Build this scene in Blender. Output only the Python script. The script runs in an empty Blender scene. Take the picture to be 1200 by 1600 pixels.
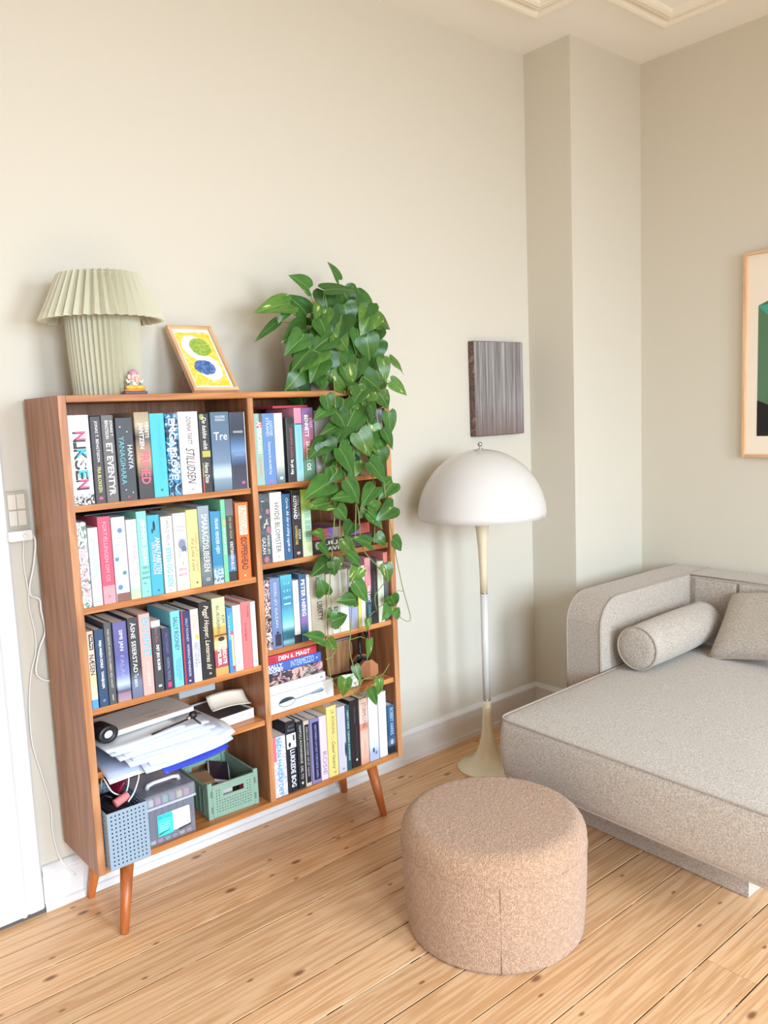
import bpy, bmesh, math, random
from mathutils import Vector, Matrix

scene = bpy.context.scene
COL = scene.collection

# ------------------------------------------------------------ camera
cam = bpy.data.objects.new('camera', bpy.data.cameras.new('camera'))
COL.objects.link(cam)
CAM_POS = Vector((-0.7509, -2.4521, 1.4311))
YAW, PITCH, ROLL, FPX = -0.7025, -0.1207, -0.0408, 1291.42
fwd = Vector((-math.sin(YAW) * math.cos(PITCH), math.cos(YAW) * math.cos(PITCH), math.sin(PITCH)))
rgt = Vector((math.cos(YAW), math.sin(YAW), 0))
upv = rgt.cross(fwd)
r2 = rgt * math.cos(ROLL) + upv * math.sin(ROLL)
u2 = -rgt * math.sin(ROLL) + upv * math.cos(ROLL)
m3 = Matrix((r2, u2, -fwd)).transposed()
cam.matrix_world = Matrix.Translation(CAM_POS) @ m3.to_4x4()
cam.data.sensor_fit = 'VERTICAL'
cam.data.sensor_height = 32.0
cam.data.lens = FPX / 1600 * 32.0
cam.data.clip_start = 0.02
scene.camera = cam

# ------------------------------------------------------------ light
world = bpy.data.worlds.new('daylight')
scene.world = world
world.use_nodes = True
bg = world.node_tree.nodes['Background']
bg.inputs[0].default_value = (0.75, 0.87, 1.0, 1)
bg.inputs[1].default_value = 1.0
WINDOWS = [(-1.35, -0.15), (0.55, 1.75)]          # x ranges of the two street windows behind the camera
WIN_Z = (0.70, 2.60)
WALL_FRONT_Y = -5.6
for a, b_ in WINDOWS:
    ld = bpy.data.lights.new('window_light', 'AREA')
    ld.shape = 'RECTANGLE'
    ld.size = b_ - a - 0.1
    ld.size_y = WIN_Z[1] - WIN_Z[0] - 0.1
    ld.energy = {-1.35: 178, 0.55: 168}[a]
    ld.spread = math.radians(125)                # sky light comes in slanting down
    ld.color = (0.68, 0.835, 1.0)
    lo = bpy.data.objects.new('window_light', ld)
    lo.location = ((a + b_) / 2, WALL_FRONT_Y + 0.02 + .62, sum(WIN_Z) / 2)
    lo.rotation_euler = (math.radians(90 - 40), 0, 0)
    COL.objects.link(lo)
scene.view_settings.view_transform = 'Standard'
scene.view_settings.look = 'None'
scene.view_settings.gamma = 1
scene.view_settings.use_curve_mapping = False
scene.view_settings.exposure = -0.42
try:
    scene.cycles.max_bounces = 10
    scene.cycles.diffuse_bounces = 7
    scene.cycles.transparent_max_bounces = 16
except Exception:
    pass

# ------------------------------------------------------------ helpers
def lin(h):
    if not isinstance(h, str):
        return tuple(h)
    h = h.lstrip('#')
    if len(h) == 3:
        h = ''.join(c * 2 for c in h)
    v = [int(h[i:i + 2], 16) / 255 for i in (0, 2, 4)]
    return tuple((c / 12.92 if c <= .04045 else ((c + .055) / 1.055) ** 2.4) for c in v)

MC = {}
def nodes_of(name):
    m = bpy.data.materials.new(name)
    m.use_nodes = True
    nt = m.node_tree
    return m, nt, nt.nodes['Principled BSDF']

def setc(p, col, rough=.5, metal=0, spec=.5):
    p.inputs['Base Color'].default_value = (*lin(col), 1)
    p.inputs['Roughness'].default_value = rough
    p.inputs['Metallic'].default_value = metal
    p.inputs['Specular IOR Level'].default_value = spec

def mat(name, col, rough=.5, metal=0, spec=.5, bump=0, bscale=200):
    k = (name, col, rough, metal, bump)
    if k in MC:
        return MC[k]
    m, nt, p = nodes_of(name)
    setc(p, col, rough, metal, spec)
    if bump:
        tc = nt.nodes.new('ShaderNodeTexCoord')
        n = nt.nodes.new('ShaderNodeTexNoise')
        n.inputs['Scale'].default_value = bscale
        n.inputs['Detail'].default_value = 3
        b = nt.nodes.new('ShaderNodeBump')
        b.inputs['Strength'].default_value = bump
        b.inputs['Distance'].default_value = .002
        nt.links.new(tc.outputs['Object'], n.inputs['Vector'])
        nt.links.new(n.outputs['Fac'], b.inputs['Height'])
        nt.links.new(b.outputs['Normal'], p.inputs['Normal'])
    MC[k] = m
    return m

def ramp(nt, stops, interp='LINEAR'):
    r = nt.nodes.new('ShaderNodeValToRGB')
    r.color_ramp.interpolation = interp
    e = r.color_ramp.elements
    while len(e) < len(stops):
        e.new(0.5)
    for el, (pos, c) in zip(e, sorted(stops, key=lambda s: s[0])):
        el.position = pos
        el.color = (*lin(c), 1)
    return r

def grad_mat(stops, h, rough=.45):
    k = ('grad', tuple(stops), round(h, 4))
    if k in MC:
        return MC[k]
    m, nt, p = nodes_of('printed_cover')
    p.inputs['Roughness'].default_value = rough
    tc = nt.nodes.new('ShaderNodeTexCoord')
    sx = nt.nodes.new('ShaderNodeSeparateXYZ')
    mu = nt.nodes.new('ShaderNodeMath'); mu.operation = 'DIVIDE'
    mu.inputs[1].default_value = h
    r = ramp(nt, stops)
    nt.links.new(tc.outputs['Object'], sx.inputs[0])
    nt.links.new(sx.outputs['Z'], mu.inputs[0])
    nt.links.new(mu.outputs[0], r.inputs[0])
    nt.links.new(r.outputs[0], p.inputs['Base Color'])
    MC[k] = m
    return m

def noise_mat(cols, scale, rough=.45):
    k = ('noise', tuple(cols), scale)
    if k in MC:
        return MC[k]
    m, nt, p = nodes_of('patterned_cover')
    p.inputs['Roughness'].default_value = rough
    tc = nt.nodes.new('ShaderNodeTexCoord')
    n = nt.nodes.new('ShaderNodeTexNoise')
    n.inputs['Scale'].default_value = scale
    n.inputs['Detail'].default_value = 2
    n.inputs['Distortion'].default_value = 1.2
    k2 = len(cols)
    r = ramp(nt, [(.32 + .36 * i / k2, c) for i, c in enumerate(cols)], 'CONSTANT')
    nt.links.new(tc.outputs['Object'], n.inputs['Vector'])
    nt.links.new(n.outputs['Fac'], r.inputs[0])
    nt.links.new(r.outputs[0], p.inputs['Base Color'])
    MC[k] = m
    return m

def dim(c, k=.78):
    return tuple(round(v * k, 4) for v in lin(c)) if isinstance(c, str) else c

def anymat(c, h=.22, rough=.45):
    if isinstance(c, tuple) and c[0] == 'g':
        c = ('g', [(p_, dim(q)) for p_, q in c[1]])
    elif isinstance(c, tuple) and c[0] == 'n':
        c = ('n', [dim(q) for q in c[1]], c[2])
    else:
        return mat('cover_' + c.strip('#'), dim(c), rough)
    if isinstance(c, tuple) and c[0] == 'g':
        return grad_mat(c[1], h, rough)
    if isinstance(c, tuple) and c[0] == 'n':
        return noise_mat(c[1], c[2], rough)
    return mat('cover_' + c.strip('#'), c, rough)

def link(name, me, m=None, parent=None, loc=(0, 0, 0), rot=(0, 0, 0), smooth=False):
    o = bpy.data.objects.new(name, me)
    COL.objects.link(o)
    if m is not None and not me.materials:
        for mm in (m if isinstance(m, (list, tuple)) else [m]):
            me.materials.append(mm)
    if smooth:
        me.polygons.foreach_set('use_smooth', [True] * len(me.polygons))
    if parent is not None:
        o.parent = parent
    o.location = loc
    o.rotation_euler = rot
    return o

def from_bm(name, bm, m=None, parent=None, loc=(0, 0, 0), rot=(0, 0, 0), smooth=False):
    me = bpy.data.meshes.new(name)
    bmesh.ops.recalc_face_normals(bm, faces=bm.faces)
    bm.to_mesh(me)
    bm.free()
    return link(name, me, m, parent, loc, rot, smooth)

def add_box(bm, x0, x1, y0, y1, z0, z1, bevel=0, seg=1):
    v = [bm.verts.new((x, y, z)) for x in (x0, x1) for y in (y0, y1) for z in (z0, z1)]
    fs = [(0, 1, 3, 2), (4, 6, 7, 5), (0, 4, 5, 1), (2, 3, 7, 6), (0, 2, 6, 4), (1, 5, 7, 3)]
    faces = [bm.faces.new([v[i] for i in f]) for f in fs]
    if bevel:
        es = list({e for f in faces for e in f.edges})
        bmesh.ops.bevel(bm, geom=es, offset=bevel, segments=seg, affect='EDGES', profile=.5)

def box(name, x0, x1, y0, y1, z0, z1, m, parent=None, bevel=0, seg=1, loc=(0, 0, 0), rot=(0, 0, 0), smooth=False):
    bm = bmesh.new()
    add_box(bm, x0, x1, y0, y1, z0, z1, bevel, seg)
    return from_bm(name, bm, m, parent, loc, rot, smooth)

def add_lathe(bm, prof, n=48, cx=0, cy=0, rfun=None, close=True):
    rings = []
    for r, z in prof:
        if r <= 1e-6:
            rings.append([bm.verts.new((cx, cy, z))])
        else:
            rings.append([bm.verts.new((cx + r * (1 if rfun is None else rfun(i)) * math.cos(2 * math.pi * i / n),
                                        cy + r * (1 if rfun is None else rfun(i)) * math.sin(2 * math.pi * i / n), z)) for i in range(n)])
    for a, b in zip(rings, rings[1:]):
        for i in range(n):
            j = (i + 1) % n
            if len(a) == 1 and len(b) == 1:
                continue
            if len(a) == 1:
                bm.faces.new((a[0], b[i], b[j]))
            elif len(b) == 1:
                bm.faces.new((a[i], b[0], a[j]))
            else:
                bm.faces.new((a[i], b[i], b[j], a[j]))

def lathe(name, prof, m, parent=None, n=48, loc=(0, 0, 0), rot=(0, 0, 0), rfun=None, smooth=True):
    bm = bmesh.new()
    add_lathe(bm, prof, n, rfun=rfun)
    return from_bm(name, bm, m, parent, loc, rot, smooth)

def catmull(pts, k=6):
    P = [Vector(p) for p in pts]
    if len(P) < 3:
        return P
    Q = [P[0] * 2 - P[1]] + P + [P[-1] * 2 - P[-2]]
    out = []
    for i in range(1, len(Q) - 2):
        a, b, c, d = Q[i - 1], Q[i], Q[i + 1], Q[i + 2]
        for j in range(k):
            t = j / k
            out.append(.5 * ((2 * b) + (c - a) * t + (2 * a - 5 * b + 4 * c - d) * t * t + (-a + 3 * b - 3 * c + d) * t ** 3))
    out.append(P[-1])
    return out

def add_tube(bm, pts, r, n=8, closed=False):
    P = [Vector(p) for p in pts]
    if closed:
        P = P + [P[0]]
    rr = r if isinstance(r, (list, tuple)) else [r] * len(P)
    prev = None
    rings = []
    for i, p in enumerate(P):
        if closed:
            t = (P[(i + 1) % (len(P) - 1)] - P[i - 1 if i else -2])
        else:
            t = P[min(i + 1, len(P) - 1)] - P[max(i - 1, 0)]
        if t.length < 1e-9:
            t = Vector((0, 0, 1))
        t.normalize()
        if prev is None:
            a = Vector((0, 0, 1)) if abs(t.z) < .9 else Vector((1, 0, 0))
            u = t.cross(a).normalized()
        else:
            u = (prev - t * prev.dot(t))
            u = u.normalized() if u.length > 1e-6 else t.orthogonal().normalized()
        prev = u
        w = t.cross(u)
        rings.append([bm.verts.new(p + (u * math.cos(2 * math.pi * k / n) + w * math.sin(2 * math.pi * k / n)) * rr[i]) for k in range(n)])
    for a, b in zip(rings, rings[1:]):
        for k in range(n):
            bm.faces.new((a[k], a[(k + 1) % n], b[(k + 1) % n], b[k]))
    if not closed:
        bm.faces.new(rings[0][::-1])
        bm.faces.new(rings[-1])

def tube(name, pts, r, m, parent=None, n=8, closed=False, loc=(0, 0, 0), rot=(0, 0, 0)):
    bm = bmesh.new()
    add_tube(bm, pts, r, n, closed)
    return from_bm(name, bm, m, parent, loc, rot, True)

def add_prism(bm, poly, axis, a0, a1, bevel=0, seg=2):
    """poly in the plane perpendicular to axis; axis 'x','y' or 'z'"""
    def pt(p, a):
        return {'x': (a, p[0], p[1]), 'y': (p[0], a, p[1]), 'z': (p[0], p[1], a)}[axis]
    A = [bm.verts.new(pt(p, a0)) for p in poly]
    B = [bm.verts.new(pt(p, a1)) for p in poly]
    fa = bm.faces.new(A)
    fb = bm.faces.new(B[::-1])
    n = len(poly)
    for i in range(n):
        bm.faces.new((A[i], B[i], B[(i + 1) % n], A[(i + 1) % n]))
    if bevel:
        bmesh.ops.bevel(bm, geom=list(fa.edges) + list(fb.edges), offset=bevel, segments=seg, affect='EDGES', profile=.5)

def prism(name, poly, axis, a0, a1, m, parent=None, bevel=0, seg=2, loc=(0, 0, 0), rot=(0, 0, 0), smooth=False):
    bm = bmesh.new()
    add_prism(bm, poly, axis, a0, a1, bevel, seg)
    return from_bm(name, bm, m, parent, loc, rot, smooth)

def arc(cx, cy, r, a0, a1, n=8):
    return [(cx + r * math.cos(math.radians(a0 + (a1 - a0) * i / n)), cy + r * math.sin(math.radians(a0 + (a1 - a0) * i / n))) for i in range(n + 1)]

def rrect(x0, x1, y0, y1, r, n=4):
    return arc(x1 - r, y1 - r, r, 0, 90, n) + arc(x0 + r, y1 - r, r, 90, 180, n) + arc(x0 + r, y0 + r, r, 180, 270, n) + arc(x1 - r, y0 + r, r, 270, 360, n)

def flat(name, poly, m, parent=None, loc=(0, 0, 0), rot=(0, 0, 0)):
    """polygon in local xz plane facing -y"""
    me = bpy.data.meshes.new(name)
    me.from_pydata([(x, 0, z) for x, z in poly], [], [list(range(len(poly)))])
    return link(name, me, m, parent, loc, rot)

def thing(name, label, cat, loc=(0, 0, 0), rot=(0, 0, 0), group=None):
    o = bpy.data.objects.new(name, None)
    o.empty_display_size = .05
    COL.objects.link(o)
    o.location = loc
    o.rotation_euler = rot
    return tag(o, label, cat, group)

def tag(o, label, cat, group=None):
    o['label'] = label
    o['category'] = cat
    if group:
        o['group'] = group
    return o

def struct(o):
    o['kind'] = 'structure'
    return o

def sempty(name):
    o = bpy.data.objects.new(name, None)
    COL.objects.link(o)
    return struct(o)

TXT = {}
def text_mesh(s, style):
    k = (s, style)
    if k in TXT:
        return TXT[k]
    cu = bpy.data.curves.new('lettering', 'FONT')
    cu.body = s
    cu.resolution_u = 2
    cu.align_x = 'LEFT'
    if 'i' in style:
        cu.shear = .35
    if 'b' in style:
        cu.offset = .018
    o = bpy.data.objects.new('lettering', cu)
    COL.objects.link(o)
    bpy.context.view_layer.update()
    me = bpy.data.meshes.new_from_object(o.evaluated_get(bpy.context.evaluated_depsgraph_get()))
    bpy.data.objects.remove(o)
    bpy.data.curves.remove(cu)
    vs = me.vertices
    xs = [v.co.x for v in vs] or [0, 1]
    ys = [v.co.y for v in vs] or [0, 1]
    x0, x1, y0, y1 = min(xs), max(xs), min(ys), max(ys)
    for v in vs:
        v.co = ((v.co.x - x0) / max(x1 - x0, 1e-6) - .5, (v.co.y - y0) / max(y1 - y0, 1e-6) - .5, 0)
    TXT[k] = me
    return me

def put_text(s, style, m, parent, center, xdir, ydir, w, h, name='lettering'):
    """text of size w x h, centred; xdir reading direction, ydir up of letters (local to parent)"""
    me = text_mesh(s, style.replace('u', '').replace('2', ''))
    me = me.copy()
    me.materials.clear()
    me.materials.append(m)
    o = bpy.data.objects.new(name, me)
    COL.objects.link(o)
    X = Vector(xdir).normalized()
    Y = Vector(ydir).normalized()
    Z = X.cross(Y)
    M = Matrix(((X.x * w, Y.x * h, Z.x, center[0]), (X.y * w, Y.y * h, Z.y, center[1]), (X.z * w, Y.z * h, Z.z, center[2]), (0, 0, 0, 1)))
    o.parent = parent
    o.matrix_local = M
    return o

# ------------------------------------------------------------ materials
def paint_mat(name, col, rough=.65, bump=.06):
    m, nt, p = nodes_of(name)
    setc(p, col, rough, 0, .3)
    tc = nt.nodes.new('ShaderNodeTexCoord')
    n = nt.nodes.new('ShaderNodeTexNoise'); n.inputs['Scale'].default_value = 60; n.inputs['Detail'].default_value = 4
    b = nt.nodes.new('ShaderNodeBump'); b.inputs['Strength'].default_value = bump; b.inputs['Distance'].default_value = .003
    nt.links.new(tc.outputs['Object'], n.inputs['Vector'])
    nt.links.new(n.outputs['Fac'], b.inputs['Height'])
    nt.links.new(b.outputs['Normal'], p.inputs['Normal'])
    return m
M_WALL = paint_mat('wall_paint', '#d3cdbe')
M_CEIL = paint_mat('ceiling_paint', '#f0eee8')
M_WHITE = paint_mat('white_gloss_paint', '#dedcd9', .35, .02)
M_STUCCO = paint_mat('stucco_white', '#efe9dc', .55, .03)

def wood_mat(name, c_dark, c_mid, c_light, axis='x', knots=False, rough=.42, fine=1.0, rings=1.0):
    m, nt, p = nodes_of(name)
    N, Lk = nt.nodes.new, nt.links.new
    p.inputs['Roughness'].default_value = rough
    p.inputs['Specular IOR Level'].default_value = .4
    tc = N('ShaderNodeTexCoord')
    oi = N('ShaderNodeObjectInfo')
    mr = N('ShaderNodeMath'); mr.operation = 'MULTIPLY'; mr.inputs[1].default_value = 37.0
    Lk(oi.outputs['Random'], mr.inputs[0])
    cb = N('ShaderNodeCombineXYZ')
    for i in range(3):
        Lk(mr.outputs[0], cb.inputs[i])
    ad = N('ShaderNodeVectorMath'); ad.operation = 'ADD'
    Lk(tc.outputs['Object'], ad.inputs[0]); Lk(cb.outputs[0], ad.inputs[1])
    def scaled(sx, sy, sz):
        s = N('ShaderNodeVectorMath'); s.operation = 'MULTIPLY'
        along, across = sx, sy
        v = {'x': (along, across, across), 'z': (across, across, along), 'y': (across, along, across)}[axis]
        s.inputs[1].default_value = v
        Lk(ad.outputs[0], s.inputs[0])
        return s
    s1 = scaled(1.2, 16 * rings, 0)
    n1 = N('ShaderNodeTexNoise'); n1.inputs['Scale'].default_value = 1; n1.inputs['Detail'].default_value = 3; n1.inputs['Distortion'].default_value = .6
    Lk(s1.outputs[0], n1.inputs['Vector'])
    # ring lines: sine of noise
    mu = N('ShaderNodeMath'); mu.operation = 'MULTIPLY'; mu.inputs[1].default_value = 34
    Lk(n1.outputs['Fac'], mu.inputs[0])
    sn = N('ShaderNodeMath'); sn.operation = 'SINE'
    Lk(mu.outputs[0], sn.inputs[0])
    mp = N('ShaderNodeMapRange'); mp.inputs[1].default_value = -1; mp.inputs[2].default_value = 1
    Lk(sn.outputs[0], mp.inputs[0])
    s2 = scaled(6 * fine, 220 * fine, 0)
    n2 = N('ShaderNodeTexNoise'); n2.inputs['Scale'].default_value = 1; n2.inputs['Detail'].default_value = 2
    Lk(s2.outputs[0], n2.inputs['Vector'])
    mx = N('ShaderNodeMath'); mx.operation = 'MULTIPLY_ADD'; mx.inputs[1].default_value = .40
    Lk(mp.outputs[0], mx.inputs[0])
    m3_ = N('ShaderNodeMath'); m3_.operation = 'MULTIPLY'; m3_.inputs[1].default_value = .62
    Lk(n2.outputs['Fac'], m3_.inputs[0])
    Lk(m3_.outputs[0], mx.inputs[2])
    r = ramp(nt, [(.12, c_dark), (.42, c_mid), (.75, c_light)])
    Lk(mx.outputs[0], r.inputs[0])
    last = r.outputs[0]
    hv = N('ShaderNodeHueSaturation')
    vr = N('ShaderNodeMapRange'); vr.inputs[3].default_value = .9; vr.inputs[4].default_value = 1.08
    Lk(oi.outputs['Random'], vr.inputs[0])
    Lk(vr.outputs[0], hv.inputs['Value'])
    Lk(last, hv.inputs['Color'])
    last = hv.outputs[0]
    if knots:
        for (sa, sc, r0, r1, colk) in ((2.3, 5.0, .022, .055, '#6b3c20'), (4.6, 10, .022, .06, '#7a4a28')):
            s3 = scaled(sa, sc, 0)
            vo = N('ShaderNodeTexVoronoi'); vo.inputs['Scale'].default_value = 1; vo.voronoi_dimensions = '2D'
            vo.inputs['Randomness'].default_value = 1
            Lk(s3.outputs[0], vo.inputs['Vector'])
            # thin out by random colour of cell
            k = N('ShaderNodeMapRange'); k.inputs[1].default_value = r0; k.inputs[2].default_value = r1
            k.inputs[3].default_value = 1; k.inputs[4].default_value = 0
            Lk(vo.outputs['Distance'], k.inputs[0])
            sp = N('ShaderNodeSeparateColor')
            Lk(vo.outputs['Color'], sp.inputs[0])
            gt = N('ShaderNodeMath'); gt.operation = 'GREATER_THAN'; gt.inputs[1].default_value = .5
            Lk(sp.outputs[0], gt.inputs[0])
            ml = N('ShaderNodeMath'); ml.operation = 'MULTIPLY'
            Lk(k.outputs[0], ml.inputs[0]); Lk(gt.outputs[0], ml.inputs[1])
            ml2 = N('ShaderNodeMath'); ml2.operation = 'MULTIPLY'; ml2.inputs[1].default_value = .85
            Lk(ml.outputs[0], ml2.inputs[0])
            mixk = N('ShaderNodeMix'); mixk.data_type = 'RGBA'
            Lk(ml2.outputs[0], mixk.inputs[0])
            Lk(last, mixk.inputs[6])
            mixk.inputs[7].default_value = (*lin(colk), 1)
            last = mixk.outputs[2]
    Lk(last, p.inputs['Base Color'])
    b = N('ShaderNodeBump'); b.inputs['Strength'].default_value = .12; b.inputs['Distance'].default_value = .001
    Lk(n2.outputs['Fac'], b.inputs['Height'])
    Lk(b.outputs['Normal'], p.inputs['Normal'])
    return m
M_PINE = wood_mat('pine_floor', '#bb8b5b', '#cda074', '#dcb48a', 'x', True, .38, 1.0, 1.7)
M_TEAK_V = wood_mat('teak_upright', '#754a2f', '#8c5c3c', '#9e6c49', 'z', False, .4, .8, .8)  # darker copy of the teak, the side's shade put into the colour
M_TEAK_H = wood_mat('teak_board', '#95592f', '#b3733f', '#c98a52', 'x', False, .4, .8, .8)
M_TEAK_LIT = wood_mat('teak_edge_lit', '#9a6640', '#af784e', '#bf8a60', 'z', False, .4, .8, .8)  # lighter copy of the teak, light on the front edges painted in
M_TEAK_LEG = wood_mat('teak_leg', '#8e4a20', '#a85a28', '#bb6c36', 'z', False, .35, .8, .5)
M_OAK = wood_mat('oak_frame', '#cf9f70', '#dcb083', '#e7c29a', 'z', False, .45, .8, .6)
M_OAK_H = wood_mat('oak_frame_rail', '#cf9f70', '#dcb083', '#e7c29a', 'x', False, .45, .8, .6)

def fabric_mat(name, c1, c2, scale, bump=.5, rough=.95, vor=False, dist=.0015):
    m, nt, p = nodes_of(name)
    N, Lk = nt.nodes.new, nt.links.new
    p.inputs['Roughness'].default_value = rough
    p.inputs['Specular IOR Level'].default_value = .1
    try:
        p.inputs['Sheen Weight'].default_value = .25
        p.inputs['Sheen Roughness'].default_value = .6
    except Exception:
        pass
    tc = N('ShaderNodeTexCoord')
    if vor:
        n = N('ShaderNodeTexVoronoi'); n.inputs['Scale'].default_value = scale
        out = n.outputs['Distance']
    else:
        n = N('ShaderNodeTexNoise'); n.inputs['Scale'].default_value = scale; n.inputs['Detail'].default_value = 2
        out = n.outputs['Fac']
    Lk(tc.outputs['Object'], n.inputs['Vector'])
    n2 = N('ShaderNodeTexNoise'); n2.inputs['Scale'].default_value = scale * .35; n2.inputs['Detail'].default_value = 2
    Lk(tc.outputs['Object'], n2.inputs['Vector'])
    mx = N('ShaderNodeMath'); mx.operation = 'ADD'
    Lk(out, mx.inputs[0]); Lk(n2.outputs['Fac'], mx.inputs[1])
    r = ramp(nt, [(.75 if not vor else .55, c1 if not vor else c2), (1.2 if False else .99, c2 if not vor else c1)])
    hf = N('ShaderNodeMath'); hf.operation = 'MULTIPLY'; hf.inputs[1].default_value = .85
    Lk(mx.outputs[0], hf.inputs[0])
    Lk(hf.outputs[0], r.inputs[0])
    Lk(r.outputs[0], p.inputs['Base Color'])
    b = N('ShaderNodeBump'); b.inputs['Strength'].default_value = bump; b.inputs['Distance'].default_value = dist
    if vor:
        b.invert = True
    Lk(mx.outputs[0], b.inputs['Height'])
    Lk(b.outputs['Normal'], p.inputs['Normal'])
    return m
M_SOFA = fabric_mat('sofa_weave', '#a09486', '#c9bfb3', 620, .4, dist=.001)
M_PIPE = fabric_mat('sofa_piping', '#9b8d7e', '#b3a698', 900, .3, dist=.0008)
M_BOUCLE = fabric_mat('boucle', '#a07c60', '#c6a386', 330, .8, .95, True, .003)
M_PAGES = mat('page_edges', '#ece5d6', .8)
M_BLACK = mat('black_plastic', '#161618', .4)
M_WPLAST = mat('white_plastic', '#e9e7e2', .35)

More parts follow.
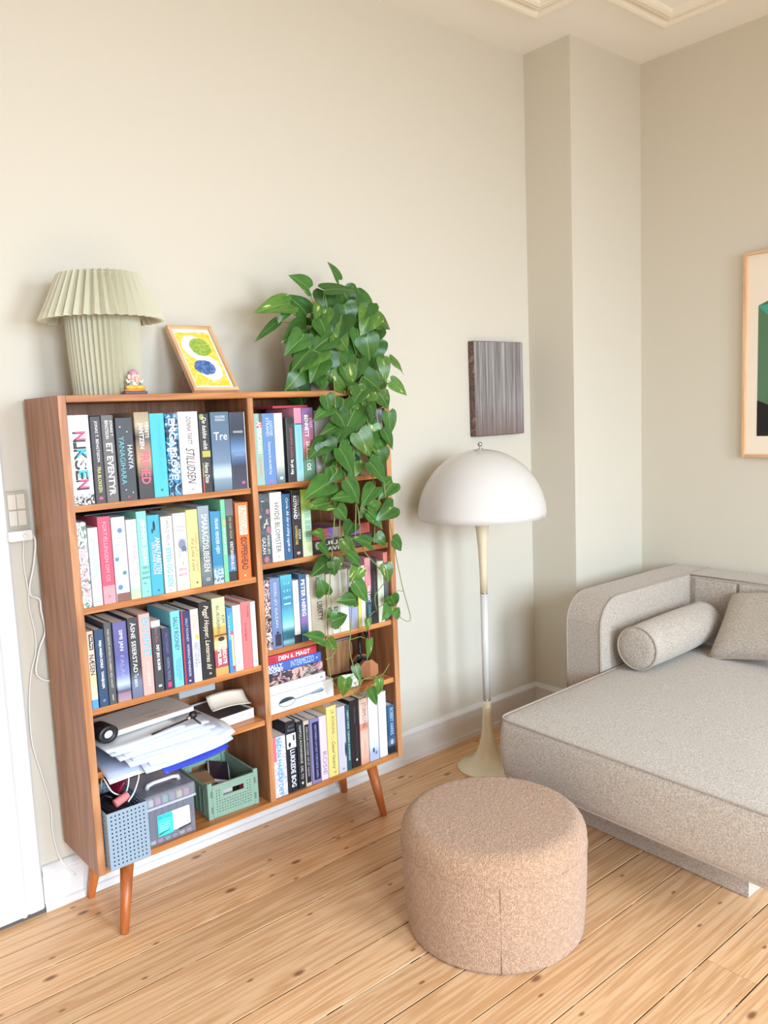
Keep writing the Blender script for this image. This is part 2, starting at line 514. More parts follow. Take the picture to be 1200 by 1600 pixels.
def glass_mat(name, col, alpha, rough=.15):
    m, nt, p = nodes_of(name)
    setc(p, col, rough, 0, .5)
    p.inputs['Alpha'].default_value = alpha
    return m
BOOKS = [
 ('L1', 0.0254, 0.0555, 0.2363, 0.158, '#f6f3ee', 'white thick book with NIKSEN in coloured letters on its spine', [('Nadia', 0.03, 0.1, 0.55, 0.3, '#b9b6b4', 'ui'), ('Att', 0.1, 0.15, 0.6, 0.25, '#b9b6b4', 'ui'), ('N', 0.185, 0.297, 0.47, 0.6, '#2a2224', 'b'), ('I', 0.3, 0.372, 0.47, 0.6, '#2a2224', 'b'), ('K', 0.378, 0.5, 0.47, 0.6, '#2a2224', 'b'), ('S', 0.498, 0.607, 0.47, 0.6, '#2a2224', 'b'), ('E', 0.612, 0.715, 0.47, 0.6, '#2a2224', 'b'), ('N', 0.718, 0.828, 0.47, 0.6, '#2a2224', 'b'), ('N', 0.18, 0.275, 0.56, 0.46, '#e0567f', 'b2'), ('I', 0.295, 0.35, 0.56, 0.46, '#dfe9d2', 'b2'), ('K', 0.375, 0.48, 0.56, 0.46, '#2fb3dd', 'b2'), ('S', 0.495, 0.59, 0.56, 0.46, '#f2eee4', 'b2'), ('E', 0.61, 0.695, 0.56, 0.46, '#37b8d0', 'b2'), ('N', 0.715, 0.81, 0.56, 0.46, '#e0567f', 'b2'), ('R', 0.885, 1.0, 0, 1, ('n', ['#2c2a2b', '#f0efec', '#2c2a2b'], 90))]),
 ('L1', 0.0837, 0.0289, 0.2311, 0.158, '#454346', 'slim charcoal book with white and yellow title, second from the top shelf left end', [('JONAS T. BENGTSSON', 0.05, 0.52, 0.5, 0.34, '#f6f3ee', ''), ('FRA BLOKKEN', 0.58, 0.87, 0.5, 0.34, '#e8dc7d', ''), ('E', 0.92, 0.96, 0.3, 0.7, '#c95a7c')]),
 ('L1', 0.1139, 0.0339, 0.2337, 0.157, '#6f6b69', 'grey book with ET EVENTYR in large white letters', [('JONAS T.', 0.06, 0.25, 0.75, 0.26, '#f6f3ee', ''), ('BENGTSSON', 0.06, 0.27, 0.4, 0.26, '#f6f3ee', ''), ('ET EVENTYR', 0.32, 0.92, 0.5, 0.5, '#f6f3ee', 'b')]),
 ('L1', 0.1523, 0.0486, 0.2249, 0.154, '#474a52', 'dark slate book with turquoise and white two-line lettering and white specks', [('HANYA', 0.33, 0.62, 0.74, 0.28, '#d8e4e4', ''), ('YANAGIHARA', 0.22, 0.8, 0.28, 0.3, '#5fb9bd', ''), ('E', 0.1, 0.115, 0.2, 0.3, '#f6f3ee'), ('E', 0.16, 0.175, 0.6, 0.68, '#f6f3ee'), ('E', 0.86, 0.875, 0.3, 0.38, '#f6f3ee'), ('E', 0.9, 0.915, 0.7, 0.78, '#f6f3ee'), ('E', 0.94, 0.97, 0.4, 0.55, '#b8506a')]),
 ('L1', 0.2065, 0.0434, 0.2388, 0.164, ('g', [(0, '#3f3d40'), (0.25, '#4c4748'), (0.45, '#c9ab83'), (0.6, '#a58c74'), (0.72, '#4a443f'), (0.85, '#cdb998'), (1, '#b59f7c')]), 'tan and black book with FRIHED in red letters', [('JANTZEN', 0.12, 0.42, 0.36, 0.38, '#f6f3ee', 'b'), ('MERETE', 0.12, 0.3, 0.78, 0.24, '#f6f3ee', ''), ('FRIHED', 0.45, 0.83, 0.52, 0.62, '#e8637a', 'b')]),
 ('L1', 0.2509, 0.0435, 0.2339, 0.154, '#52cbde', 'plain turquoise book on the top shelf', [('MARGUERITE  JULIETS', 0.12, 0.8, 0.55, 0.3, '#3fb0c2', ''), ('E', 0.9, 0.93, 0.42, 0.62, '#2a7d8c')]),
 ('L1', 0.2973, 0.0376, 0.2316, 0.152, ('n', ['#14202e', '#2c5c88', '#3aa4d8', '#dfe9f2', '#1b2636'], 45), 'blue black and white marbled book beside the turquoise one', [('ENGAPROVE', 0.06, 0.8, 0.5, 0.55, '#e9e6f2', 'b')]),
 ('L1', 0.336, 0.0625, 0.2359, 0.164, '#f4ece6', 'cream thick book with black italic STILLIDSEN lettering', [('DONNA TARTT', 0.06, 0.4, 0.52, 0.24, '#3b3638', 'i'), ('STILLIDSEN', 0.44, 0.88, 0.5, 0.42, '#1f1c1e', 'i'), ('E', 0.93, 0.96, 0.45, 0.6, '#b9b2ae')]),
 ('L1', 0.4012, 0.0324, 0.2283, 0.152, '#3c3a3c', 'dark book with yellow green plants and handwritten white lettering', [('De kaldte vildt', 0.04, 0.46, 0.5, 0.42, '#f6f3ee', 'i'), ('Hanna Ditte', 0.62, 0.88, 0.5, 0.42, '#f6f3ee', 'i'), ('R', 0.47, 0.55, 0.15, 0.95, '#c8c35a'), ('E', 0.0, 0.08, 0.0, 0.5, '#a9ad5c'), ('R', 0.7, 1, 0.0, 0.16, '#c95b4c'), ('R', 0.62, 0.8, 0.1, 0.2, '#9fae4e')]),
 ('L1', 0.4389, 0.0613, 0.2317, 0.154, ('g', [(0, '#6b8296'), (0.14, '#8ea9bb'), (0.2, '#d4e6ef'), (0.28, '#b8d2e0'), (0.36, '#7f98b2'), (0.6, '#66819f'), (1, '#5f7b90')]), 'grey blue book with cloud picture and the title Tre', [('VALERIE', 0.045, 0.075, 0.5, 0.55, '#d9e2e8', 'u'), ('PERRIN', 0.085, 0.115, 0.5, 0.5, '#d9e2e8', 'u'), ('Tre', 0.255, 0.355, 0.48, 0.72, '#f6f3ee', 'u')]),
 ('L1', 0.5013, 0.0532, 0.2295, 0.162, ('g', [(0, '#4a4d5e'), (0.3, '#3c4152'), (0.38, '#4d6a94'), (0.5, '#7aa4d0'), (0.62, '#4d6f98'), (0.72, '#343a4a'), (1, '#454a5c')]), 'midnight blue book with pale blue blossom picture at the divider', [('MANNEN', 0.24, 0.27, 0.5, 0.6, '#dfe6f0', 'u'), ('OCEANEN', 0.54, 0.57, 0.5, 0.6, '#b9a3b0', 'u'), ('E', 0.9, 0.94, 0.55, 0.8, '#c7698c'), ('R', 0, 1, 0.93, 1, '#efe9e2')]),
 ('L2', 0.0226, 0.0283, 0.2311, 0.157, ('n', ['#f7f4f2', '#f7f4f2', '#5f8d7e', '#f3dfe2', '#f7f4f2', '#54605e'], 38), 'white book with green leaf drawing and pink NÆSTE lettering', [('NÆSTE NINA VÆRE', 0.3, 0.88, 0.5, 0.5, '#d7869c', 'i')]),
 ('L2', 0.0531, 0.0273, 0.2124, 0.148, '#e0f0ea', 'slim pale mint book second from left on its shelf', [('SKYGGEN AF EN SOMMER', 0.14, 0.62, 0.5, 0.34, '#8fbfb2', ''), ('EL', 0.92, 0.96, 0.6, 0.4, '#8fb3a8', 'u')]),
 ('L2', 0.0813, 0.0358, 0.2385, 0.162, '#dd5873', 'coral pink hardback with paler pink foot', [('FORTÆLLINGEN OM OS', 0.06, 0.74, 0.5, 0.3, '#f2a5b3', ''), ('R', 0.79, 1, 0, 1, '#f2a2ac'), ('E', 0.9, 0.93, 0.4, 0.6, '#cf7d8c')]),
 ('L2', 0.1186, 0.0392, 0.2332, 0.16, '#dde6f2', 'pale blue white book with little blue plants and brown band at its foot', [('E', 0.13, 0.19, 0.4, 0.75, '#5f8fbe'), ('E', 0.47, 0.52, 0.08, 0.38, '#5f8fbe'), ('E', 0.64, 0.69, 0.55, 0.85, '#5f8fbe'), ('E', 0.8, 0.86, 0.15, 0.5, '#5f8fbe'), ('SOMMEREN', 0.24, 0.265, 0.5, 0.8, '#b6bfcb', 'u'), ('UDEN', 0.28, 0.305, 0.5, 0.55, '#b6bfcb', 'u'), ('MENING', 0.315, 0.34, 0.5, 0.65, '#b6bfcb', 'u'), ('R', 0.9, 1, 0, 1, '#8d5f55'), ('R', 0.885, 0.9, 0, 1, '#f6f3ee')]),
 ('L2', 0.1602, 0.0299, 0.2219, 0.147, ('g', [(0, '#cfe3a8'), (0.12, '#c3dcc0'), (0.2, '#dfe0ea'), (0.28, '#f8efec'), (1, '#faf5f1')]), 'white slim book with pink FORUNDERLIGT lettering over green foot', [('FORUNDERLIGT TRUE', 0.28, 0.7, 0.6, 0.5, '#e58a97', ''), ('HELENE', 0.08, 0.24, 0.75, 0.24, '#b5b39e', ''), ('URSULA', 0.08, 0.22, 0.35, 0.24, '#c8c5b4', '')]),
 ('L2', 0.1911, 0.0295, 0.2413, 0.166, '#8fe0cf', 'tall mint green book with dark stacked words near its foot', [('JENNIFER EGAN', 0.09, 0.62, 0.5, 0.55, '#e8fbf6', 'b'), ('TÆSKE', 0.64, 0.67, 0.5, 0.7, '#3c6f68', 'u'), ('HOLDET', 0.7, 0.73, 0.5, 0.75, '#3c6f68', 'u'), ('BANKER', 0.76, 0.79, 0.52, 0.75, '#3c6f68', 'u'), ('PÅ', 0.82, 0.85, 0.4, 0.3, '#3c6f68', 'u'), ('E', 0.93, 0.95, 0.5, 0.65, '#5fa89c')]),
 ('L2', 0.2215, 0.0363, 0.2271, 0.159, '#45b6d6', 'bright blue book with small black figure and ANALFABETEN lettering', [('ANALFABETEN', 0.28, 0.74, 0.72, 0.38, '#f4dede', ''), ('DER KUNNE REGNE', 0.34, 0.74, 0.36, 0.26, '#e9c6cc', ''), ('E', 0.07, 0.2, 0.42, 0.62, '#1c2a33'), ('R', 0.17, 0.22, 0.3, 0.42, '#1c2a33'), ('E', 0.93, 0.955, 0.45, 0.62, '#235f74')]),
 ('L2', 0.2619, 0.0345, 0.219, 0.149, '#f6f3ee', 'white book with turquoise BYEN OG DEN lettering', [('SIMON Q. MØLLER', 0.04, 0.38, 0.5, 0.32, '#5a565b', ''), ('BYEN OG DEN', 0.41, 0.92, 0.5, 0.5, '#46b9d4', 'b'), ('E', 0.95, 0.98, 0.3, 0.6, '#e3b7c4')]),
 ('L2', 0.2989, 0.0405, 0.2241, 0.155, '#f2f0f0', 'white book with grey portrait drawing and I dine øjne in red', [('Malene', 0.16, 0.19, 0.55, 0.75, '#8a8587', 'u'), ('Ravn', 0.21, 0.24, 0.55, 0.5, '#8a8587', 'u'), ('R', 0.32, 0.58, 0.25, 0.92, '#c9c9d2'), ('E', 0.34, 0.47, 0.3, 0.85, '#8b90a8'), ('E', 0.42, 0.52, 0.5, 0.9, '#6f7794'), ('R', 0.5, 0.57, 0.38, 0.8, '#f2f0f0'), ('I', 0.63, 0.67, 0.55, 0.06, '#8e7a88', 'u'), ('dine', 0.7, 0.745, 0.5, 0.6, '#c4566a', 'u'), ('øjne', 0.77, 0.825, 0.5, 0.62, '#c4566a', 'u'), ('E', 0.92, 0.94, 0.45, 0.55, '#aaa')]),
 ('L2', 0.3405, 0.0362, 0.2296, 0.158, '#f0e394', 'pale yellow book with brown title in two lines', [('Giften gift er nulpen', 0.3, 0.8, 0.72, 0.28, '#9a7c5e', 'i'), ('Til Lilla Loje', 0.36, 0.78, 0.36, 0.32, '#8c4a58', 'i'), ('E', 0.92, 0.95, 0.5, 0.7, '#6f7a4e')]),
 ('L2', 0.3781, 0.0365, 0.2364, 0.156, ('g', [(0, '#57636b'), (0.2, '#7f8a8e'), (0.4, '#5f6f74'), (0.6, '#8da0a4'), (1, '#9fb3c2')]), 'grey misty book with white SMARAGDSLIBEREN lettering', [('SMARAGDSLIBEREN', 0.1, 0.82, 0.52, 0.52, '#f6f3ee', ''), ('GS', 0.9, 0.94, 0.55, 0.35, '#dfe4e6', 'u')]),
 ('L2', 0.4173, 0.0344, 0.2163, 0.15, ('g', [(0, '#dbe6ea'), (0.06, '#5e98ae'), (0.2, '#7fb4cc'), (0.26, '#3c8fbb'), (1, '#3f97c6')]), 'blue book with white FRANK VENDER HJEM and a splash at its foot', [('FRANK VENDER HJEM', 0.1, 0.58, 0.5, 0.42, '#e8f2f8', ''), ('R', 0.8, 0.99, 0.05, 0.95, ('n', ['#2f6f8c', '#eef4f5', '#4f97b0', '#f5f8f8'], 90))]),
 ('L2', 0.4533, 0.0159, 0.2487, 0.17, '#7fd3a6', 'narrow tall green book between the blue and dark ones', [('EN LILLE BOG', 0.34, 0.66, 0.5, 0.4, '#e6f5ea', ''), ('R', 0.25, 0.31, 0.2, 0.9, '#d8c07e')]),
 ('L2', 0.4696, 0.026, 0.2479, 0.166, ('g', [(0, '#2e3136'), (0.12, '#33363b'), (0.121, '#4f8fc4'), (0.3, '#4a7fae'), (0.34, '#3b3d42'), (0.8, '#4c4a4a'), (0.801, '#7a7c80'), (1, '#6d6f73')]), 'slim dark grey book with blue band beside the orange one', [('KRISTIANSEN BLUZ', 0.52, 0.86, 0.5, 0.4, '#f6f3ee', ''), ('DE GAR VILDE', 0.22, 0.48, 0.5, 0.3, '#b9b08a', '')]),
 ('L2', 0.5017, 0.0451, 0.2335, 0.153, '#ef7a37', 'bright orange book with COPPERHEAD in dark letters', [('R', 0.04, 0.42, 0.25, 0.85, '#fbe9dc'), ('KINGSOLVER', 0.05, 0.41, 0.55, 0.5, '#ef9a6c', 'b'), ('DEMON', 0.45, 0.5, 0.5, 0.4, '#6a3222', ''), ('COPPERHEAD', 0.45, 0.88, 0.52, 0.5, '#5a2a1e', 'b'), ('E', 0.94, 0.97, 0.4, 0.55, '#fbe0c8')]),
 ('L3', 0.0264, 0.0187, 0.2155, 0.151, ('g', [(0, '#58a6dc'), (0.12, '#5aa3d6'), (0.121, '#efe6c4'), (0.4, '#f0e2a6'), (0.6, '#f3ddc9'), (1, '#efc4a4')]), 'slim peach and yellow comic book at the left end', [('R', 0.04, 0.24, 0.3, 0.85, '#2b2a2a'), ('Tom Perry', 0.05, 0.23, 0.57, 0.45, '#f5ece0', 'b'), ('NÆSEN', 0.3, 0.56, 0.5, 0.7, '#3a3436', 'b')]),
 ('L3', 0.0476, 0.0262, 0.2151, 0.146, '#27496f', 'navy blue book with small white capitals, second on its shelf', [('MAJA MAGDA SCHILD', 0.14, 0.5, 0.5, 0.34, '#f6f3ee', 'b'), ('TAVLEJULEN', 0.54, 0.76, 0.5, 0.34, '#f6f3ee', 'b'), ('E', 0.9, 0.94, 0.35, 0.65, '#6d8ab0')]),
 ('L3', 0.0751, 0.0209, 0.2291, 0.158, '#55575a', 'slim dark grey hardback with a long faint title', [('DEN SIDSTE AFTEN I KLUBBEN VED HAVET', 0.08, 0.8, 0.5, 0.28, '#c9c3b8', ''), ('R', 0.88, 0.95, 0.45, 0.55, '#d9d6d0')]),
 ('L3', 0.0996, 0.0389, 0.2248, 0.157, ('g', [(0, '#b59aa6'), (0.1, '#9c8394'), (0.13, '#4d4f72'), (0.22, '#c6d6ee'), (0.34, '#7f8ac4'), (0.55, '#5f62a4'), (1, '#6a68a0')]), 'violet blue thick book with SIMI JAN in white', [('SIMI JAN', 0.1, 0.36, 0.5, 0.34, '#f6f3ee', ''), ('FALAK', 0.42, 0.72, 0.5, 0.28, '#9a94c0', '')]),
 ('L3', 0.1413, 0.0316, 0.2294, 0.159, ('g', [(0, '#6d7694'), (0.2, '#7b86a2'), (0.28, '#55606f'), (0.36, '#383a3f'), (1, '#3f4043')]), 'charcoal book with large white serif lettering and misty blue foot', [('ÅSNE SEIERSTAD', 0.06, 0.68, 0.5, 0.5, '#f6f3ee', ''), ('To søstre', 0.7, 0.86, 0.45, 0.4, '#dfe4ea', '')]),
 ('L3', 0.1744, 0.0333, 0.2339, 0.164, '#f0b5ab', 'salmon pink book with a light blue title block', [('R', 0.05, 0.54, 0.22, 0.92, '#f0b5ab'), ('EN UVENTET', 0.05, 0.53, 0.56, 0.66, '#4fb5e0', 'b'), ('HYLDEST', 0.6, 0.9, 0.55, 0.2, '#f8d8d0', '')]),
 ('L3', 0.2101, 0.0275, 0.2078, 0.14, ('g', [(0, '#46474b'), (0.9, '#4b4a4e'), (0.93, '#f1ece6'), (1, '#f1ece6')]), 'dark grey book with white page strip and DET JEG ELSKER', [('Ane Riis', 0.1, 0.3, 0.5, 0.3, '#a8606f', ''), ('DET JEG ELSKER', 0.34, 0.7, 0.5, 0.38, '#f6f3ee', 'b'), ('R', 0.9, 0.93, 0.35, 0.7, '#e3e3e3')]),
 ('L3', 0.2401, 0.0267, 0.1806, 0.126, '#343a58', 'short navy book with a small pink square at its foot', [('SALLY ROONEY', 0.08, 0.42, 0.5, 0.28, '#6f70b0', ''), ('NORMAL PEOPLE', 0.48, 0.85, 0.5, 0.3, '#8c8fb2', ''), ('R', 0.88, 0.965, 0.32, 0.72, '#e2446f')]),
 ('L3', 0.2694, 0.0298, 0.2245, 0.152, '#7fd4ea', 'sky blue book with black author lettering', [('SALLY ROONEY', 0.08, 0.52, 0.5, 0.46, '#1f2a33', ''), ('SMUKKE VERDEN', 0.62, 0.92, 0.66, 0.26, '#3f8ea6', ''), ('HVOR ER DU', 0.64, 0.86, 0.36, 0.26, '#3f8ea6', '')]),
 ('L3', 0.3008, 0.0299, 0.2175, 0.153, '#37386a', 'dark violet book with a thin red edge and spaced white title', [('R', 0, 1, 0, 0.22, '#c2404a'), ('SALLY ROONEY', 0.1, 0.42, 0.6, 0.24, '#c8c4dd', ''), ('NORMALE MENNESKER', 0.46, 0.9, 0.6, 0.24, '#d5d2e6', ''), ('E', 0.945, 0.97, 0.45, 0.68, '#dfe6f6')]),
 ('L3', 0.3322, 0.0257, 0.2181, 0.153, '#f7f1ea', 'white book with orange author and blue title lettering', [('SALLY', 0.08, 0.26, 0.7, 0.34, '#e8905c', ''), ('ROONEY', 0.08, 0.28, 0.35, 0.34, '#e07a68', ''), ('SAMTALER', 0.46, 0.76, 0.7, 0.34, '#4a6fae', ''), ('MED VENNER', 0.46, 0.8, 0.35, 0.34, '#3d5a98', ''), ('E', 0.34, 0.42, 0.4, 0.9, '#e6c75c')]),
 ('L3', 0.36, 0.0405, 0.2336, 0.154, '#262426', 'black book with cream handwritten lettering', [('Peggil Hopper, Lanternes ild', 0.05, 0.88, 0.5, 0.5, '#eadfc6', 'i'), ('E', 0.92, 0.95, 0.5, 0.72, '#a8a8a0')]),
 ('L3', 0.4038, 0.0436, 0.2378, 0.157, ('g', [(0, '#e3a35c'), (0.1, '#e8b46a'), (0.11, '#b8485a'), (0.32, '#c25a64'), (0.36, '#ead9a0'), (0.44, '#e0cf9c'), (0.5, '#d9a64e'), (0.62, '#d5b863'), (0.66, '#d9dda2'), (1, '#dfe3ae')]), 'olive and crimson book with a bird picture across its middle', [('KIM', 0.23, 0.33, 0.78, 0.26, '#4f5a42', ''), ('BLÆSBJERG', 0.1, 0.46, 0.36, 0.28, '#4f5a42', ''), ('E', 0.5, 0.56, 0.3, 0.8, '#3b3330'), ('DE BEDSTE', 0.56, 0.86, 0.72, 0.28, '#f6f3ee', 'b'), ('FAMILIER', 0.6, 0.87, 0.34, 0.28, '#f6f3ee', 'b'), ('R', 0.47, 0.49, 0, 1, '#8c3a34')]),
 ('L3', 0.4507, 0.0195, 0.2005, 0.133, '#4a95d2', 'slim blue book with cyan yellow and red paper strips', [('R', 0.08, 0.36, 0.5, 1, '#35bfd8'), ('R', 0.36, 0.42, 0.5, 1, '#e05f86'), ('R', 0.42, 0.92, 0.55, 1, '#f4e6a4'), ('R', 0.9, 0.95, 0.55, 1, '#d6404a'), ('DANMARK', 0.12, 0.5, 0.3, 0.3, '#cfe3f4', '')]),
 ('L3', 0.4712, 0.0277, 0.2038, 0.144, '#f6e9ec', 'white book with pale pink writing beside the coral one', [('Man falder ind i livet', 0.08, 0.6, 0.55, 0.34, '#d9b7d0', 'i')]),
 ('L3', 0.5, 0.032, 0.2099, 0.142, '#f07f80', 'coral red book with thin dark lettering', [('Tessa Hadley', 0.06, 0.24, 0.72, 0.26, '#5f2a3c', ''), ('Fri kærlighed', 0.32, 0.58, 0.38, 0.3, '#7a2f45', '')]),
 ('L3', 0.5336, 0.0181, 0.205, 0.141, '#f7f3ef', 'narrow white book touching the divider on the third shelf', [('DE FORSVUNDNE BREVE', 0.12, 0.78, 0.5, 0.36, '#a8b0ae', ''), ('E', 0.9, 0.94, 0.3, 0.7, '#a9c7be')]),
 ('R1', 0.5849, 0.0299, 0.2186, 0.146, ('g', [(0, '#a7cdbd'), (1, '#a9cbbd')]), 'sage green book with AMERICANAH in white and red', [('AMERICANAH', 0.11, 0.55, 0.55, 0.5, '#f3efe6', 'b'), ('CHIMAMANDA', 0.6, 0.88, 0.55, 0.3, '#d98a7e', ''), ('R', 0, 0.12, 0.6, 0.95, '#6f6a68'), ('R', 0.12, 0.19, 0.3, 0.95, '#e07a74')]),
 ('R1', 0.6152, 0.0421, 0.2182, 0.148, '#6b96d2', 'cornflower blue book at the upper right compartment', [('AGNETE RISBY', 0.1, 0.32, 0.7, 0.26, '#cddcf2', ''), ('STRAND', 0.06, 0.32, 0.4, 0.26, '#d9e4f6', ''), ('Stemmerne fra det hvide hus', 0.4, 0.86, 0.5, 0.24, '#dfe8f6', ''), ('E', 0.93, 0.955, 0.3, 0.7, '#b779c9')]),
 ('R1', 0.6581, 0.0308, 0.2178, 0.147, ('g', [(0, '#5c7a80'), (0.1, '#7f979a'), (0.25, '#d3dada'), (0.4, '#f2f1ec'), (1, '#f7f5f0')]), 'white book fading to grey green at its foot', [('E', 0.9, 0.95, 0.3, 0.75, '#cfdcdc')]),
 ('R1', 0.7004, 0.0312, 0.2027, 0.136, ('g', [(0, '#4a3c40'), (0.15, '#3c3f42'), (1, '#43494a')]), 'dark book with red lettering and Se på mig in white', [('JENNIFER EGAN', 0.16, 0.62, 0.5, 0.36, '#c25560', ''), ('Se på mig', 0.65, 0.88, 0.5, 0.42, '#f6f3ee', 'b'), ('E', 0.0, 0.1, 0.1, 0.95, '#2f3330')]),
 ('R1', 0.7333, 0.0282, 0.2319, 0.159, ('g', [(0, '#bcd3dc'), (0.1, '#a8e0e2'), (0.78, '#8fd8e2'), (0.79, '#e59ab4'), (1, '#e8a3ba')]), 'pale aqua book with pink top', [('GRAVENS HEMMELIGHED', 0.26, 0.85, 0.5, 0.34, '#7fb7c6', ''), ('R', 0.21, 0.225, 0, 1, '#3a4a54')]),
 ('R1', 0.763, 0.0428, 0.2316, 0.159, ('g', [(0, '#6f9f84'), (0.3, '#66906f'), (0.42, '#c8705e'), (0.5, '#d98a94'), (0.75, '#a573a0'), (1, '#8a6ea6')]), 'purple pink and green painted book with white capitals', [('BENNETT', 0.1, 0.4, 0.36, 0.34, '#f6f3ee', 'b'), ('SKILLER OS', 0.46, 0.86, 0.42, 0.36, '#f6f3ee', 'b'), ('BRIT', 0.14, 0.28, 0.75, 0.24, '#f0c2d2', '')]),
 ('R1', 0.811, 0.0648, 0.2218, 0.156, ('g', [(0, '#8a8480'), (0.1, '#a9a4a2'), (0.5, '#b9b5b4'), (0.85, '#a7a2a2'), (1, '#8f8a8a')]), 'silver grey thick book half hidden by leaves', [('R', 0.8, 0.9, 0.08, 0.3, '#d8d2c8')]),
 ('R1', 0.8783, 0.0345, 0.2286, 0.158, ('n', ['#2c2a1e', '#c7a638', '#8f7a2c'], 70), 'black and yellow patterned book behind hanging leaves', []),
 ('R1', 0.9156, 0.0461, 0.2169, 0.153, '#4b4340', 'dark brown book behind the hanging leaves of the upper shelf', []),
 ('R1', 0.9644, 0.0248, 0.1988, 0.139, '#2f6a70', 'slim teal book behind the hanging leaves of the upper shelf', []),
 ('R1', 0.992, 0.0322, 0.1977, 0.14, '#c9ae8e', 'tan book behind hanging leaves, third from right on the upper shelf', []),
 ('R1', 1.027, 0.0356, 0.2008, 0.139, '#e9e4d6', 'cream book behind hanging leaves beside the purple one', []),
 ('R1', 1.0668, 0.0306, 0.2169, 0.143, ('g', [(0, '#6a5c86'), (0.7, '#7465a0'), (1, '#a9b7d4')]), 'purple book at the right end of the upper shelf', [('EN ELLEVE NATTER', 0.25, 0.75, 0.5, 0.36, '#c9bfe0', '')]),
 ('R2', 0.5806, 0.0437, 0.2175, 0.152, ('n', ['#47535a', '#47535a', '#5d6a70', '#4a555c', '#d9cfca'], 30), 'slate book with pink flowers and white two-line lettering', [('SISSEL-JO', 0.6, 0.87, 0.72, 0.24, '#e4e4e0', ''), ('GAZAN', 0.62, 0.86, 0.36, 0.28, '#e4e4e0', ''), ('E', 0.22, 0.3, 0.62, 0.95, '#b9788c'), ('E', 0.47, 0.57, 0.62, 0.95, '#b9788c'), ('E', 0.9, 0.99, 0.3, 0.7, '#c77084')]),
 ('R2', 0.6257, 0.044, 0.2176, 0.154, '#f6f3ee', 'white book with black HVIDE BLOMSTER lettering', [('HVIDE BLOMSTER', 0.15, 0.87, 0.52, 0.4, '#37343c', ''), ('E', 0.92, 0.95, 0.45, 0.6, '#aaa')]),
 ('R2', 0.6719, 0.0302, 0.2086, 0.147, '#2f6492', 'royal blue book with white handwritten line', [('Carrie, Alt det vi aldrig sagde os', 0.06, 0.88, 0.5, 0.42, '#dce8f2', 'i'), ('R', 0, 1, 0.9, 1, '#7b2a2e')]),
 ('R2', 0.7053, 0.0355, 0.2172, 0.149, '#2b282e', 'black book with white and yellow lettering and pink dot', [('STEN ROSE I', 0.08, 0.42, 0.7, 0.24, '#b8b4b8', ''), ('KOTMAND', 0.08, 0.42, 0.36, 0.36, '#f6f3ee', 'b'), ('SOMMEREN FIRE', 0.52, 0.8, 0.36, 0.28, '#d8cc5c', ''), ('KRIMI', 0.58, 0.72, 0.7, 0.24, '#d8d4d0', ''), ('E', 0.905, 0.95, 0.3, 0.7, '#e59cb0')]),
 ('R2', 0.7418, 0.0371, 0.2168, 0.15, ('g', [(0, '#e2f0c0'), (0.6, '#d3ecb4'), (0.72, '#b9d862'), (1, '#a9c94a')]), 'lime green book with pale teal stripes', [('R', 0.3, 0.43, 0.3, 0.9, '#9fd0b8'), ('R', 0.46, 0.6, 0.3, 0.9, '#8fc6b8'), ('R', 0.62, 0.72, 0.3, 0.9, '#86c0bc'), ('R', 0.74, 0.75, 0.3, 0.9, '#6fb0a8'), ('R', 0.77, 0.78, 0.3, 0.9, '#6fb0a8'), ('R', 0.335, 0.345, 0.3, 0.9, '#e2f0c0'), ('R', 0.52, 0.53, 0.3, 0.9, '#e2f0c0')]),
 ('R3', 0.5812, 0.0261, 0.2241, 0.149, ('n', ['#2d2428', '#b98c84', '#e7dcd6', '#3a2f33', '#a4406e'], 55), 'dark floral book with pink blossoms at the divider', []),
 ('R3', 0.608, 0.0378, 0.225, 0.157, ('g', [(0, '#6f87b4'), (1, '#7c92c2')]), 'grey blue book with a small dark figure at its foot', [('SISSEL-JO GAZAN', 0.06, 0.7, 0.45, 0.34, '#c5d2ea', ''), ('E', 0.76, 0.8, 0.4, 0.66, '#2b3140'), ('R', 0.8, 0.97, 0.25, 0.85, '#33384a')]),
 ('R3', 0.6475, 0.0438, 0.2282, 0.156, ('g', [(0, '#3f7f8c'), (0.06, '#8fc2c6'), (0.1, '#2f6d80'), (0.2, '#2c7486'), (0.27, '#a9e0e0'), (0.4, '#6fc7d4'), (0.6, '#3590b8'), (0.8, '#3a9cc0'), (1, '#5fc0d2')]), 'teal sea picture book on the third shelf of the right column', [('C L E', 0.1, 0.13, 0.5, 0.5, '#b8e4ec', 'u'), ('C E I', 0.2, 0.235, 0.5, 0.6, '#b8e4ec', 'u'), ('HEIM', 0.3, 0.335, 0.5, 0.6, '#b8e4ec', 'u'), ('R', 0.395, 0.415, 0.2, 0.8, '#d3eff2')]),
 ('R3', 0.6932, 0.0225, 0.2059, 0.137, ('g', [(0, '#2a2c38'), (0.13, '#30323e'), (0.14, '#f3ece2'), (1, '#f3ece2')]), 'slim cream book with black foot', [('EMMA HOLTEN', 0.1, 0.4, 0.5, 0.35, '#d9a08a', '')]),
 ('R3', 0.7183, 0.0271, 0.2215, 0.145, ('g', [(0, '#2f4f78'), (0.12, '#35597f'), (0.2, '#3c6a86'), (0.3, '#9a6fb4'), (0.42, '#6f7fb4'), (0.6, '#5a78a8'), (1, '#3f6a92')]), 'blue book with a violet patch and bold white lettering', [('PETER HØEG', 0.08, 0.62, 0.5, 0.55, '#f6f3ee', 'b')]),
 ('R3', 0.7469, 0.0128, 0.217, 0.152, '#f4f0ea', 'thin white book between the blue and LIBERTY ones', []),
